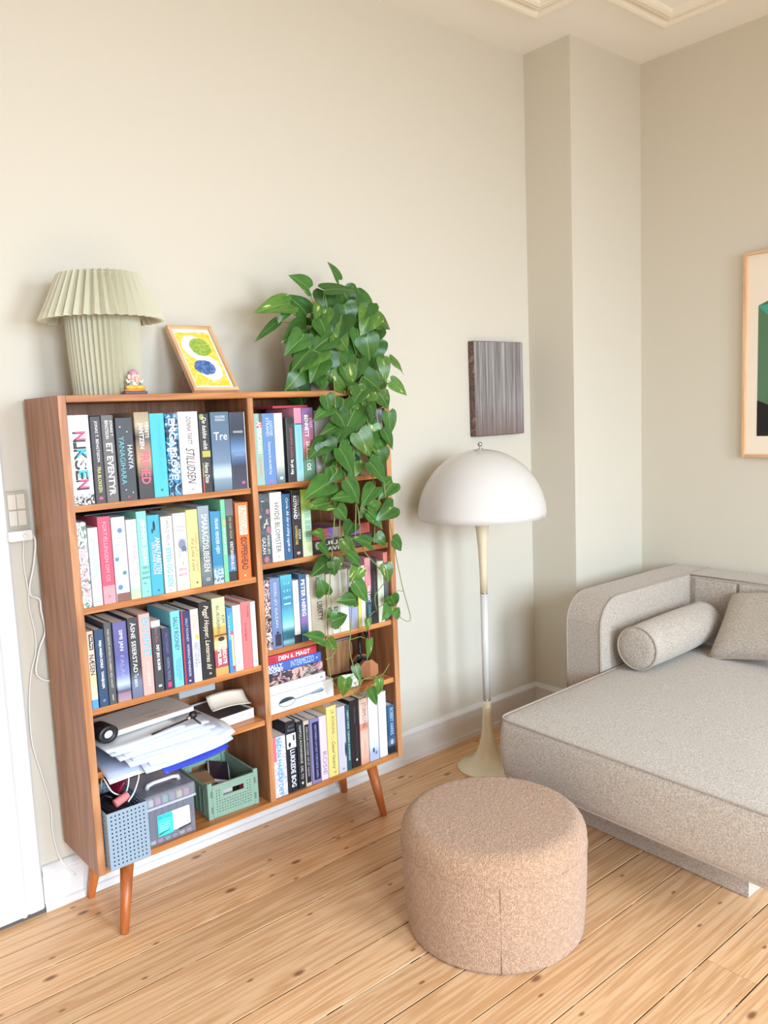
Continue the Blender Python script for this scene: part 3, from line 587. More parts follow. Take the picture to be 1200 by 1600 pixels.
 ('R3', 0.7613, 0.0602, 0.2113, 0.15, ('g', [(0, '#cdbfa8'), (0.5, '#c4b59e'), (0.75, '#ddd2c2'), (1, '#b8a890')]), 'beige thick book with black LIBERTY lettering', [('LIBERTY', 0.43, 0.73, 0.55, 0.34, '#2c2a2c', 'b'), ('E', 0.34, 0.4, 0.4, 0.66, '#8b96b0'), ('ALLEN', 0.04, 0.28, 0.5, 0.34, '#5a5048', '')]),
 ('R3', 0.8246, 0.0186, 0.2056, 0.135, '#d9cbb4', 'narrow beige book right of LIBERTY', [('ERIK', 0.55, 0.75, 0.5, 0.6, '#3a3634', 'b')]),
 ('R3', 0.8446, 0.0312, 0.2014, 0.141, '#e6ded0', 'cream book with large black letters partly behind leaves', [('ENGKIN', 0.55, 0.93, 0.5, 0.6, '#2c2a2c', 'b')]),
 ('R3', 0.8774, 0.0378, 0.2109, 0.142, '#f0efee', 'white book behind the variegated leaf on the third shelf', []),
 ('R3', 0.9171, 0.0371, 0.2069, 0.137, ('g', [(0, '#8f8f98'), (0.1, '#a9a9b4'), (0.3, '#a9b4dc'), (0.5, '#9fb2d2'), (0.6, '#c8d2e0'), (1, '#c4b49c')]), 'misty lavender blue book behind leaves on the third shelf', []),
 ('R3', 0.9559, 0.0124, 0.2028, 0.135, '#f0e070', 'thin lemon yellow book on the third shelf', []),
 ('R3', 0.9694, 0.0196, 0.2112, 0.147, '#f6f1ea', 'thin white book beside the lemon yellow one', []),
 ('R3', 0.991, 0.0259, 0.2349, 0.164, ('g', [(0, '#2a4a56'), (0.25, '#3a6472'), (0.45, '#4a4450'), (0.55, '#e0909c'), (1, '#efa5a8')]), 'pink book with dark teal lower half and vertical white title', [('MAI KANT', 0.42, 0.66, 0.5, 0.5, '#f6f3ee', 'b'), ('LARSEN', 0.7, 0.86, 0.5, 0.4, '#8fc0d8', '')]),
 ('R3', 1.0186, 0.0256, 0.2302, 0.151, '#2d2b30', 'black book third from the right end on the third shelf', [('OPHAVNING AF', 0.2, 0.8, 0.5, 0.3, '#77737c', '')]),
 ('R3', 1.046, 0.0274, 0.2147, 0.147, '#e9edd6', 'pale lime white book beside the grey one at the right end', [('KVINDER I SOLEN', 0.2, 0.7, 0.5, 0.3, '#a8ac98', '')]),
 ('R3', 1.0752, 0.0197, 0.2427, 0.16, ('g', [(0, '#5a5c64'), (0.85, '#6a6c74'), (0.86, '#e58a7c'), (1, '#e9907f')]), 'slim grey book with coral top at the right end', []),
 ('R5', 0.5806, 0.0529, 0.2014, 0.14, ('n', ['#f3ede2', '#f0d9d2', '#b9bfe0', '#f3ede2', '#f2d0c4'], 36), 'pastel flowered book with blue painted lettering on the bottom shelf', [('R', 0.0, 0.4, 0.0, 0.3, '#e8788c'), ('SÅDAN HAR DU DET', 0.02, 0.97, 0.55, 0.42, '#3f9ac4', 'b')]),
 ('R5', 0.6355, 0.0387, 0.2389, 0.16, '#20222c', 'black book with LUKKEDE BOG and two silhouettes on white', [('Jodi E', 0.05, 0.09, 0.5, 0.6, '#8a8088', 'ui'), ('Roman', 0.1, 0.14, 0.5, 0.7, '#8a8088', 'ui'), ('R', 0.175, 0.38, 0, 1, '#eef0f4'), ('E', 0.29, 0.36, 0.2, 0.45, '#20222c'), ('R', 0.2, 0.28, 0.68, 0.82, '#20222c'), ('LUKKEDE BOG', 0.4, 0.93, 0.55, 0.46, '#e9eef6', 'b')]),
 ('R5', 0.6778, 0.0264, 0.2276, 0.159, ('g', [(0, '#26262a'), (1, '#23252c')]), 'slim black book with thin white lettering, third on the bottom shelf', [('NAPOLI ROMANERNE  DEL TO', 0.06, 0.86, 0.5, 0.34, '#c9c7b4', ''), ('E', 0.9, 0.94, 0.35, 0.65, '#dfe6e6')]),
 ('R5', 0.7052, 0.0225, 0.2237, 0.158, '#d2c4b4', 'slim beige framed book with black title strip', [('R', 0.06, 0.95, 0.12, 0.88, '#20222a'), ('DEN NYE HISTORIE OM ET NAVN', 0.1, 0.85, 0.5, 0.34, '#a9b4bc', '')]),
 ('R5', 0.7303, 0.0368, 0.2223, 0.151, '#8a84b4', 'lavender framed book with navy title strip', [('R', 0.06, 0.95, 0.22, 0.92, '#23224a'), ('HISTORIEN OM DET FORTABTE BARN', 0.1, 0.92, 0.57, 0.22, '#9fa4c8', '')]),
 ('R5', 0.7685, 0.0286, 0.2212, 0.156, '#f0d9ea', 'lilac pink book with ROSIE lettering', [('ROSIE', 0.56, 0.92, 0.52, 0.56, '#8a6a98', '')]),
 ('R5', 0.7992, 0.0413, 0.2457, 0.165, '#f5dc86', 'yellow book with brown Casual Vacancy lettering', [('J.K. ROWLING', 0.06, 0.4, 0.55, 0.4, '#7a5a3a', ''), ('The', 0.42, 0.49, 0.5, 0.3, '#c9a05a', 'i'), ('Casual Vacancy', 0.51, 0.9, 0.52, 0.42, '#4f3f2c', 'i'), ('E', 0.93, 0.97, 0.5, 0.75, '#d9b04c')]),
 ('R5', 0.8427, 0.034, 0.2325, 0.153, '#d6d3e2', 'pale lilac grey book on the bottom shelf', [('SMÅ TING SOM DISSE', 0.1, 0.8, 0.4, 0.3, '#bfb9cf', ''), ('E', 0.55, 0.78, 0.78, 1, '#2a3c40'), ('E', 0.93, 0.96, 0.4, 0.65, '#9a86c0')]),
 ('R5', 0.8781, 0.0188, 0.2297, 0.157, '#2c5a60', 'narrow dark teal book with small white title', [('HJEM NÅR TIDEN KOMMER', 0.08, 0.86, 0.5, 0.5, '#d5e4e2', '')]),
 ('R5', 0.8983, 0.0386, 0.2401, 0.158, '#2a2326', 'black book with faint title on the bottom shelf', [('KNAUSGÅRD', 0.1, 0.34, 0.5, 0.2, '#6d6068', ''), ('MORGENSTJERNEN', 0.4, 0.85, 0.6, 0.2, '#5f4a4c', ''), ('E', 0.87, 0.91, 0.45, 0.65, '#e3dcd8')]),
 ('R5', 0.9392, 0.0364, 0.2348, 0.156, ('g', [(0, '#eaa58c'), (0.12, '#f0bfa6'), (0.3, '#f3cdba'), (0.52, '#f0bfa8'), (0.53, '#e59a80'), (0.62, '#e59a80'), (0.63, '#f3d6c8'), (1, '#f3cfb8')]), 'peach banded book with STORMS LYNG lettering', [('STORMS·LYNG', 0.06, 0.44, 0.55, 0.46, '#8a4a40', ''), ('ROMANEN OM', 0.64, 0.86, 0.5, 0.36, '#e0937a', '')]),
 ('R5', 0.9785, 0.0427, 0.2334, 0.158, ('g', [(0, '#c3cbe6'), (0.12, '#b9c6e6'), (0.22, '#dfe8f2'), (0.4, '#f0f4f6'), (1, '#f4f5f6')]), 'white thick book with small blue figures near its foot', [('E', 0.8, 0.88, 0.3, 0.5, '#3a4f7c'), ('E', 0.86, 0.92, 0.55, 0.75, '#6a83b8')]),
 ('R5', 1.0245, 0.036, 0.237, 0.162, '#f1eff4', 'plain white book second from the right end of the bottom shelf', [('SOFIE VINTER', 0.2, 0.7, 0.5, 0.25, '#dcd7e4', '')]),
 ('R5', 1.0647, 0.0327, 0.1787, 0.117, ('g', [(0, '#1f242e'), (0.14, '#262d3a'), (0.2, '#5d7f9e'), (0.4, '#33577c'), (1, '#3a6a94')]), 'short navy book with pale blue title at the right end of the bottom shelf', [('ROBERT HARRIS', 0.06, 0.62, 0.55, 0.5, '#a9d2ee', ''), ('E', 0.7, 0.82, 0.3, 0.7, '#c8c3d2')]),
]
LEAVES = [(0.846, -0.238, 1.832, 0.769, -0.246, 1.871, 0.053),
 (0.779, -0.226, 1.783, 0.642, -0.235, 1.757, 0.062),
 (0.845, -0.22, 1.754, 0.778, -0.215, 1.819, 0.063),
 (0.738, -0.206, 1.728, 0.645, -0.215, 1.662, 0.024),
 (0.769, -0.226, 1.764, 0.73, -0.226, 1.721, 0.024),
 (0.992, -0.208, 1.875, 0.94, -0.223, 1.929, 0.03),
 (0.864, -0.297, 1.821, 1.005, -0.292, 1.837, 0.045),
 (0.894, -0.253, 1.828, 0.901, -0.266, 1.744, 0.058),
 (1.005, -0.206, 1.842, 1.04, -0.224, 1.77, 0.075),
 (1.05, -0.235, 1.816, 1.149, -0.226, 1.779, 0.06),
 (1.13, -0.21, 1.753, 1.219, -0.225, 1.73, 0.062),
 (1.051, -0.289, 1.794, 0.974, -0.28, 1.722, 0.065),
 (0.927, -0.253, 1.773, 0.999, -0.244, 1.704, 0.063),
 (0.823, -0.275, 1.705, 0.882, -0.277, 1.674, 0.047),
 (0.824, -0.246, 1.703, 0.714, -0.265, 1.661, 0.072),
 (0.945, -0.243, 1.727, 0.921, -0.261, 1.667, 0.049),
 (0.828, -0.299, 1.636, 0.746, -0.312, 1.574, 0.076),
 (0.884, -0.278, 1.674, 0.918, -0.287, 1.585, 0.053),
 (0.982, -0.272, 1.682, 1.05, -0.274, 1.609, 0.064),
 (1.14, -0.208, 1.723, 1.11, -0.199, 1.651, 0.068),
 (1.096, -0.223, 1.641, 1.133, -0.233, 1.57, 0.051),
 (1.107, -0.284, 1.609, 1.109, -0.3, 1.53, 0.038),
 (1.196, -0.22, 1.609, 1.262, -0.223, 1.562, 0.047),
 (1.138, -0.286, 1.533, 1.208, -0.302, 1.485, 0.038),
 (1.077, -0.238, 1.637, 1.067, -0.256, 1.54, 0.031),
 (0.997, -0.287, 1.608, 0.964, -0.291, 1.529, 0.057),
 (0.923, -0.3, 1.582, 0.951, -0.299, 1.515, 0.046),
 (1.074, -0.213, 1.558, 1.023, -0.231, 1.502, 0.062),
 (0.875, -0.279, 1.626, 0.891, -0.286, 1.521, 0.058),
 (0.83, -0.278, 1.569, 0.745, -0.277, 1.53, 0.067),
 (0.8, -0.202, 1.533, 0.835, -0.199, 1.45, 0.073),
 (0.927, -0.213, 1.524, 0.932, -0.221, 1.457, 0.045),
 (0.867, -0.271, 1.546, 0.863, -0.264, 1.508, 0.029),
 (0.928, -0.317, 1.485, 1.019, -0.332, 1.453, 0.058),
 (1.038, -0.343, 1.492, 1.082, -0.341, 1.434, 0.042),
 (0.838, -0.334, 1.453, 0.768, -0.331, 1.411, 0.04),
 (0.977, -0.363, 1.453, 1.005, -0.356, 1.399, 0.044),
 (0.951, -0.319, 1.447, 0.872, -0.324, 1.332, 0.077),
 (0.868, -0.334, 1.396, 0.783, -0.351, 1.369, 0.042),
 (0.854, -0.317, 1.319, 0.825, -0.336, 1.387, 0.036),
 (0.824, -0.321, 1.341, 0.749, -0.326, 1.302, 0.053),
 (0.928, -0.357, 1.367, 0.972, -0.372, 1.283, 0.061),
 (0.849, -0.353, 1.322, 0.919, -0.354, 1.221, 0.066),
 (0.962, -0.365, 1.27, 1.021, -0.383, 1.191, 0.057),
 (0.863, -0.366, 1.219, 0.927, -0.363, 1.132, 0.053),
 (0.874, -0.371, 1.167, 0.791, -0.384, 1.17, 0.04),
 (0.798, -0.357, 1.214, 0.686, -0.377, 1.177, 0.063),
 (0.811, -0.339, 1.147, 0.703, -0.354, 1.146, 0.042),
 (0.973, -0.375, 1.188, 0.907, -0.381, 1.135, 0.048),
 (0.998, -0.334, 1.142, 0.933, -0.338, 1.084, 0.053),
 (0.956, -0.355, 1.106, 1.03, -0.363, 1.042, 0.048),
 (1.067, -0.356, 1.113, 0.979, -0.371, 1.077, 0.054),
 (1.094, -0.326, 1.189, 1.025, -0.331, 1.139, 0.05),
 (1.068, -0.346, 1.429, 1.083, -0.338, 1.348, 0.042),
 (1.035, -0.356, 1.371, 1.074, -0.36, 1.302, 0.037),
 (0.837, -0.346, 1.132, 0.886, -0.338, 1.08, 0.04),
 (1.005, -0.333, 1.019, 1.036, -0.352, 0.983, 0.035),
 (1.045, -0.372, 1.005, 1.095, -0.362, 0.955, 0.037),
 (0.92, -0.316, 1.07, 0.888, -0.31, 1.027, 0.044),
 (0.946, -0.374, 1.002, 0.872, -0.377, 1.035, 0.041),
 (0.789, -0.33, 1.046, 0.746, -0.334, 1.068, 0.038),
 (0.775, -0.324, 1.021, 0.816, -0.328, 0.961, 0.029),
 (0.833, -0.374, 1.031, 0.88, -0.367, 0.961, 0.038),
 (0.805, -0.328, 0.958, 0.722, -0.346, 0.93, 0.047),
 (0.803, -0.353, 0.961, 0.811, -0.354, 0.91, 0.033),
 (0.836, -0.34, 0.97, 0.836, -0.344, 0.934, 0.027),
 (0.85, -0.374, 0.983, 0.898, -0.385, 0.934, 0.042),
 (0.894, -0.372, 0.931, 0.864, -0.37, 0.883, 0.05),
 (0.881, -0.364, 0.881, 0.933, -0.363, 0.805, 0.043),
 (0.79, -0.318, 0.852, 0.764, -0.335, 0.911, 0.043),
 (0.878, -0.363, 0.826, 0.797, -0.362, 0.836, 0.039),
 (0.877, -0.33, 0.847, 0.921, -0.336, 0.793, 0.037),
 (0.811, -0.319, 0.758, 0.885, -0.325, 0.772, 0.043),
 (0.819, -0.318, 0.793, 0.811, -0.319, 0.758, 0.027),
 (0.749, -0.354, 0.717, 0.674, -0.373, 0.759, 0.038),
 (0.766, -0.354, 0.714, 0.803, -0.356, 0.669, 0.031),
 (1.031, -0.344, 0.916, 1.039, -0.352, 0.853, 0.04),
 (1.063, -0.328, 0.8, 1.092, -0.322, 0.747, 0.041),
 (1.015, -0.369, 0.779, 0.98, -0.382, 0.737, 0.037),
 (1.071, -0.33, 0.728, 1.108, -0.325, 0.754, 0.029),
 (0.956, -0.327, 0.74, 0.952, -0.325, 0.693, 0.023),
 (0.961, -0.323, 0.666, 0.95, -0.325, 0.594, 0.026),
 (0.816, -0.373, 0.577, 0.805, -0.367, 0.511, 0.038),
 (0.9, -0.318, 0.587, 0.911, -0.337, 0.526, 0.026),
 (0.958, -0.37, 0.539, 0.959, -0.372, 0.479, 0.028),
 (0.932, -0.355, 0.508, 0.958, -0.356, 0.441, 0.028),
 (1.077, -0.145, 1.554, 1.112, -0.145, 1.489, 0.07),
 (0.968, -0.185, 1.706, 1.024, -0.193, 1.664, 0.049),
 (1.135, -0.101, 1.535, 1.19, -0.119, 1.49, 0.052),
 (1.084, -0.117, 1.693, 1.127, -0.132, 1.639, 0.063),
 (0.999, -0.197, 1.679, 1.075, -0.198, 1.657, 0.068),
 (1.075, -0.105, 1.578, 1.135, -0.12, 1.539, 0.067),
 (1.054, -0.185, 1.586, 1.113, -0.203, 1.552, 0.058),
 (1.183, -0.115, 1.726, 1.185, -0.124, 1.653, 0.074),
 (1.191, -0.152, 1.68, 1.187, -0.158, 1.607, 0.067),
 (1.024, -0.101, 1.693, 1.09, -0.105, 1.655, 0.058),
 (1.151, -0.191, 1.629, 1.133, -0.21, 1.557, 0.057),
 (0.998, -0.121, 1.592, 0.93, -0.118, 1.553, 0.057),
 (1.116, -0.164, 1.613, 1.069, -0.174, 1.547, 0.067),
 (1.127, -0.131, 1.726, 1.131, -0.127, 1.655, 0.067),
 (0.943, -0.199, 1.545, 0.895, -0.219, 1.482, 0.06),
 (1.09, -0.118, 1.734, 1.056, -0.11, 1.67, 0.06),
 (1.105, -0.126, 1.588, 1.137, -0.129, 1.522, 0.065),
 (1.164, -0.131, 1.709, 1.1, -0.122, 1.664, 0.07),
 (1.157, -0.183, 1.541, 1.159, -0.174, 1.47, 0.062),
 (1.16, -0.128, 1.55, 1.168, -0.123, 1.477, 0.067),
 (1.135, -0.133, 1.755, 1.06, -0.15, 1.699, 0.063),
 (1.039, -0.128, 1.633, 0.973, -0.137, 1.58, 0.063),
 (0.897, -0.178, 1.744, 0.897, -0.191, 1.677, 0.061),
 (1.079, -0.177, 1.628, 1.163, -0.174, 1.607, 0.059),
 (0.903, -0.181, 1.751, 0.927, -0.195, 1.692, 0.051),
 (0.921, -0.141, 1.671, 0.934, -0.154, 1.606, 0.061),
 (0.948, -0.172, 1.557, 1.015, -0.189, 1.542, 0.057),
 (0.991, -0.196, 1.757, 0.914, -0.213, 1.71, 0.056),
 (1.093, -0.142, 1.773, 1.087, -0.134, 1.704, 0.057),
 (1.194, -0.136, 1.582, 1.219, -0.126, 1.51, 0.07),
 (0.902, -0.321, 1.476, 0.881, -0.33, 1.415, 0.053),
 (1.014, -0.345, 1.305, 1.035, -0.343, 1.242, 0.061),
 (0.829, -0.329, 1.331, 0.808, -0.335, 1.272, 0.044),
 (1.006, -0.338, 1.389, 1.01, -0.342, 1.326, 0.047),
 (1.032, -0.33, 1.387, 0.965, -0.339, 1.344, 0.062),
 (0.848, -0.337, 1.185, 0.846, -0.338, 1.123, 0.05),
 (1.023, -0.342, 1.347, 1.04, -0.355, 1.287, 0.053),
 (0.952, -0.324, 1.368, 0.968, -0.337, 1.308, 0.058),
 (0.812, -0.325, 1.344, 0.835, -0.33, 1.286, 0.06),
 (0.859, -0.338, 1.433, 0.89, -0.352, 1.381, 0.061),
 (0.946, -0.326, 1.357, 0.92, -0.333, 1.297, 0.055),
 (0.822, -0.337, 1.264, 0.851, -0.328, 1.204, 0.052),
 (0.874, -0.326, 1.341, 0.862, -0.346, 1.281, 0.049),
 (0.955, -0.322, 1.512, 0.972, -0.339, 1.454, 0.051),
 (1.005, -0.334, 1.328, 1.069, -0.33, 1.282, 0.059),
 (0.937, -0.322, 1.274, 0.903, -0.34, 1.216, 0.052),
 (0.888, -0.338, 1.389, 0.834, -0.35, 1.34, 0.045),
 (1.0, -0.334, 1.5, 0.959, -0.329, 1.448, 0.057),
 (0.861, -0.333, 1.254, 0.809, -0.335, 1.21, 0.044),
 (0.929, -0.33, 1.35, 0.939, -0.344, 1.289, 0.045),
 (1.003, -0.325, 1.499, 1.023, -0.343, 1.443, 0.06),
 (0.974, -0.32, 1.515, 0.933, -0.332, 1.457, 0.063),
 (0.975, -0.329, 1.507, 0.92, -0.34, 1.455, 0.047),
 (1.027, -0.322, 1.266, 1.079, -0.318, 1.21, 0.049),
 (0.837, -0.329, 1.315, 0.853, -0.32, 1.253, 0.044),
 (0.814, -0.344, 1.488, 0.83, -0.34, 1.429, 0.042),
 (0.885, -0.305, 1.687, 0.957, -0.298, 1.632, 0.071),
 (0.904, -0.283, 1.545, 0.987, -0.275, 1.492, 0.066),
 (0.787, -0.28, 1.685, 0.75, -0.273, 1.612, 0.061),
 (0.826, -0.273, 1.725, 0.901, -0.265, 1.674, 0.063),
 (0.918, -0.301, 1.578, 0.947, -0.292, 1.499, 0.069),
 (0.835, -0.302, 1.605, 0.776, -0.319, 1.532, 0.061),
 (0.838, -0.298, 1.73, 0.871, -0.308, 1.66, 0.069),
 (1.015, -0.288, 1.549, 1.088, -0.3, 1.499, 0.064),
 (0.779, -0.284, 1.672, 0.706, -0.286, 1.618, 0.054),
 (0.788, -0.305, 1.63, 0.714, -0.31, 1.575, 0.056),
 (0.79, -0.288, 1.642, 0.863, -0.297, 1.601, 0.054),
 (1.021, -0.302, 1.678, 1.045, -0.297, 1.598, 0.069),
 (0.923, -0.303, 1.744, 0.892, -0.311, 1.663, 0.073),
 (0.935, -0.27, 1.627, 0.99, -0.284, 1.566, 0.06),
 (1.053, -0.297, 1.764, 0.998, -0.308, 1.685, 0.076),
 (0.949, -0.284, 1.782, 0.97, -0.29, 1.704, 0.068),
 (0.996, -0.285, 1.773, 1.025, -0.286, 1.695, 0.073),
 (0.882, -0.304, 1.679, 0.797, -0.307, 1.634, 0.065),
 (0.996, -0.289, 1.705, 1.002, -0.296, 1.622, 0.059),
 (0.872, -0.278, 1.767, 0.832, -0.292, 1.686, 0.055),
 (0.776, -0.28, 1.577, 0.712, -0.288, 1.513, 0.063),
 (0.844, -0.271, 1.59, 0.849, -0.282, 1.509, 0.058)]
VINES = [[(0.922, -0.24, 1.613), (0.882, -0.3, 1.526), (0.856, -0.335, 1.444), (0.854, -0.335, 1.322), (0.834, -0.335, 1.117), (0.804, -0.335, 0.913), (0.777, -0.335, 0.77), (0.772, -0.335, 0.701), (0.777, -0.335, 0.636), (0.79, -0.335, 0.569), (0.822, -0.335, 0.528)], [(0.981, -0.24, 1.613), (0.941, -0.3, 1.505), (0.922, -0.335, 1.318), (0.92, -0.335, 1.108), (0.897, -0.335, 0.898), (0.876, -0.335, 0.718), (0.868, -0.335, 0.663), (0.878, -0.335, 0.604), (0.906, -0.335, 0.524), (0.861, -0.335, 0.507)], [(1.075, -0.24, 1.549), (1.026, -0.335, 1.439), (1.046, -0.335, 1.181), (1.072, -0.335, 1.025), (1.087, -0.335, 0.941), (1.097, -0.335, 0.89), (1.116, -0.335, 0.808), (1.143, -0.335, 0.714), (1.13, -0.335, 0.698), (1.1, -0.335, 0.715)], [(0.913, -0.335, 1.172), (0.931, -0.335, 1.107), (0.941, -0.335, 0.988), (1.003, -0.335, 0.914), (1.035, -0.335, 0.864), (0.986, -0.335, 0.813), (0.995, -0.335, 0.76)], [(0.906, -0.335, 0.524), (0.924, -0.335, 0.54), (1.0, -0.335, 0.535), (1.037, -0.335, 0.567)], [(0.769, -0.335, 0.644), (0.798, -0.335, 0.649), (0.821, -0.335, 0.686)], [(0.861, -0.335, 0.507), (0.896, -0.335, 0.483), (0.938, -0.335, 0.487), (0.944, -0.335, 0.504)], [(0.945, -0.24, 1.55), (0.869, -0.335, 1.403), (0.865, -0.335, 1.197), (0.846, -0.335, 1.012), (0.852, -0.335, 0.852)], [(0.983, -0.3, 1.525), (0.982, -0.335, 1.44), (0.995, -0.335, 1.271), (1.002, -0.335, 1.099), (0.991, -0.335, 0.992)]]
CORDS = [[(-0.028, -0.014, 1.121), (-0.035, -0.014, 1.045), (-0.03, -0.014, 0.96), (-0.031, -0.014, 0.913), (-0.022, -0.014, 0.836), (-0.025, -0.014, 0.78), (-0.042, -0.014, 0.727), (-0.053, -0.014, 0.662), (-0.058, -0.014, 0.606), (-0.058, -0.014, 0.51), (-0.041, -0.014, 0.416), (-0.024, -0.014, 0.311), (-0.025, -0.014, 0.232), (-0.015, -0.014, 0.157), (-0.001, -0.03, 0.117), (0.024, -0.03, 0.08)], [(-0.018, -0.014, 1.135), (-0.004, -0.014, 1.118), (-0.001, -0.014, 1.095), (-0.012, -0.014, 1.032), (-0.027, -0.014, 0.978), (-0.026, -0.014, 0.95), (-0.004, -0.014, 0.935), (-0.002, -0.014, 0.899), (0.004, -0.014, 0.84), (-0.014, -0.014, 0.797), (-0.025, -0.014, 0.761), (-0.032, -0.014, 0.724), (-0.019, -0.014, 0.702), (0.004, -0.014, 0.69), (0.037, -0.014, 0.688)]]
# ------------------------------------------------------------ room
XR, XL, HC = 2.742, -1.7, 2.94
COLX, COLY = 2.221, -0.244

# floor: separate boards on dark joists
floor = sempty('floor')
def joint_mat():
    m, nt, p = nodes_of('floor_joint')
    tc = nt.nodes.new('ShaderNodeTexCoord')
    n = nt.nodes.new('ShaderNodeTexNoise'); n.inputs['Scale'].default_value = 9; n.inputs['Detail'].default_value = 3
    r = ramp(nt, [(.45, '#4a3020'), (.55, '#6b4a34'), (.58, '#e6ddcf')])
    nt.links.new(tc.outputs['Object'], n.inputs['Vector'])
    nt.links.new(n.outputs['Fac'], r.inputs[0])
    nt.links.new(r.outputs[0], p.inputs['Base Color'])
    p.inputs['Roughness'].default_value = .9
    return m
box('floor_base', XL, XR, WALL_FRONT_Y, 0, -.06, -.0035, joint_mat(), floor)
edges = [0.0, -.15, -.282, -.402, -.536, -.668, -.804, -.938, -1.054, -1.190, -1.322, -1.453, -1.586]
while edges[-1] > WALL_FRONT_Y + .2:
    edges.append(edges[-1] - .132)
edges.append(WALL_FRONT_Y)
random.seed(11)
cuts = {11: [1.12], 3: [-1.3], 6: [-1.0], 14: [.2], 9: [-.9], 17: [-.5], 20: [1.4]}
for i, (a, b_) in enumerate(zip(edges, edges[1:])):
    xs = [XL] + cuts.get(i, []) + [XR]
    for x0, x1 in zip(xs, xs[1:]):
        g = .0014 + random.random() * .0012
        L_ = x1 - x0
        z = random.uniform(-.0008, 0)
        box('plank', -L_ / 2 + .0008, L_ / 2 - .0008, (b_ - a) / 2 + g, (a - b_) / 2 - g, -.003, 0, M_PINE, floor, .0009,
            loc=((x0 + x1) / 2, (a + b_) / 2, z))

def wall(name, x0, x1, y0, y1, z0, z1, m=None):
    return struct(box(name, x0, x1, y0, y1, z0, z1, m or M_WALL))
wall('wall_back', XL - .15, COLX + .3, 0, .15, -.06, HC + .1)
wall('wall_column', COLX, XR + .15, COLY, .15, -.06, HC + .1)
wall('wall_right', XR, XR + .15, WALL_FRONT_Y - .2, COLY, -.06, HC + .1)
wall('wall_left', XL - .15, XL, WALL_FRONT_Y - .2, 0, -.06, HC + .1, M_WHITE)  # unseen wall, set close and painted white to bounce light to the right
wall('ceiling', XL - .15, XR + .15, WALL_FRONT_Y - .2, .15, HC, HC + .1, M_CEIL)
# wall with the two window openings
bm = bmesh.new()
gx = sorted([XL, XR] + [v for w in WINDOWS for v in w])
gz = [-.06, WIN_Z[0], WIN_Z[1], HC]
V = {}
def gv(i, j, k):
    if (i, j, k) not in V:
        V[(i, j, k)] = bm.verts.new((gx[i], WALL_FRONT_Y - (.2 if k else 0), gz[j]))
    return V[(i, j, k)]
hole = lambda i, j: j == 1 and any(abs(gx[i] - w[0]) < 1e-6 for w in WINDOWS)
for i in range(len(gx) - 1):
    for j in range(3):
        if hole(i, j):
            c = [(i, j), (i + 1, j), (i + 1, j + 1), (i, j + 1)]
            for (p, q) in zip(c, c[1:] + c[:1]):
                bm.faces.new((gv(*p, 0), gv(*q, 0), gv(*q, 1), gv(*p, 1)))
        else:
            for k in (0, 1):
                bm.faces.new([gv(i, j, k), gv(i + 1, j, k), gv(i + 1, j + 1, k), gv(i, j + 1, k)])
struct(from_bm('wall_front', bm, M_WHITE))  # unseen wall, painted white to add soft bounced light
M_GLASS = glass_mat('window_glass', '#dfe8ec', .08, .02)
for n_, (a, b_) in enumerate(WINDOWS, 1):
    w = sempty('window_%d' % n_)
    yb = WALL_FRONT_Y - .12
    poly_o = [(a, WIN_Z[0]), (b_, WIN_Z[0]), (b_, WIN_Z[1]), (a, WIN_Z[1])]
    for nm, x0, x1, z0, z1 in (('frame_stile', a, a + .06, *WIN_Z), ('frame_stile', b_ - .06, b_, *WIN_Z), ('mullion', (a + b_) / 2 - .035, (a + b_) / 2 + .035, WIN_Z[0] + .06, WIN_Z[1] - .06),
                              ('frame_rail', a + .06, b_ - .06, WIN_Z[0], WIN_Z[0] + .06), ('frame_rail', a + .06, b_ - .06, WIN_Z[1] - .06, WIN_Z[1])):
        box(nm, x0, x1, yb - .03, yb + .03, z0, z1, M_WHITE, w, .004)
    box('pane', a + .05, b_ - .05, yb - .003, yb + .003, WIN_Z[0] + .05, WIN_Z[1] - .05, M_GLASS, w)

# skirting boards with a rounded cap and a shoe strip
SK = [(0, 0), (.026, 0), (.026, .022), (.018, .024), (.018, .108), (.024, .112), (.025, .122), (.018, .130), (.012, .135), (0, .136)]
def skirting(name, p0, p1, nrm):
    bm = bmesh.new()
    A = [bm.verts.new((p0[0] + nrm[0] * d, p0[1] + nrm[1] * d, z)) for d, z in SK]
    B_ = [bm.verts.new((p1[0] + nrm[0] * d, p1[1] + nrm[1] * d, z)) for d, z in SK]
    n = len(SK)
    for i in range(n):
        bm.faces.new((A[i], A[(i + 1) % n], B_[(i + 1) % n], B_[i]))
    bm.faces.new(A); bm.faces.new(B_[::-1])
    return struct(from_bm(name, bm, M_WHITE))
skirting('baseboard_back', (-.068, 0), (COLX, 0), (0, -1))
skirting('baseboard_column_side', (COLX, -.0), (COLX, COLY - .018), (-1, 0))
skirting('baseboard_column_front', (COLX - .018, COLY), (XR, COLY), (0, -1))
skirting('baseboard_right', (XR, COLY), (XR, WALL_FRONT_Y), (-1, 0))
skirting('baseboard_left', (XL, 0), (XL, WALL_FRONT_Y), (1, 0))

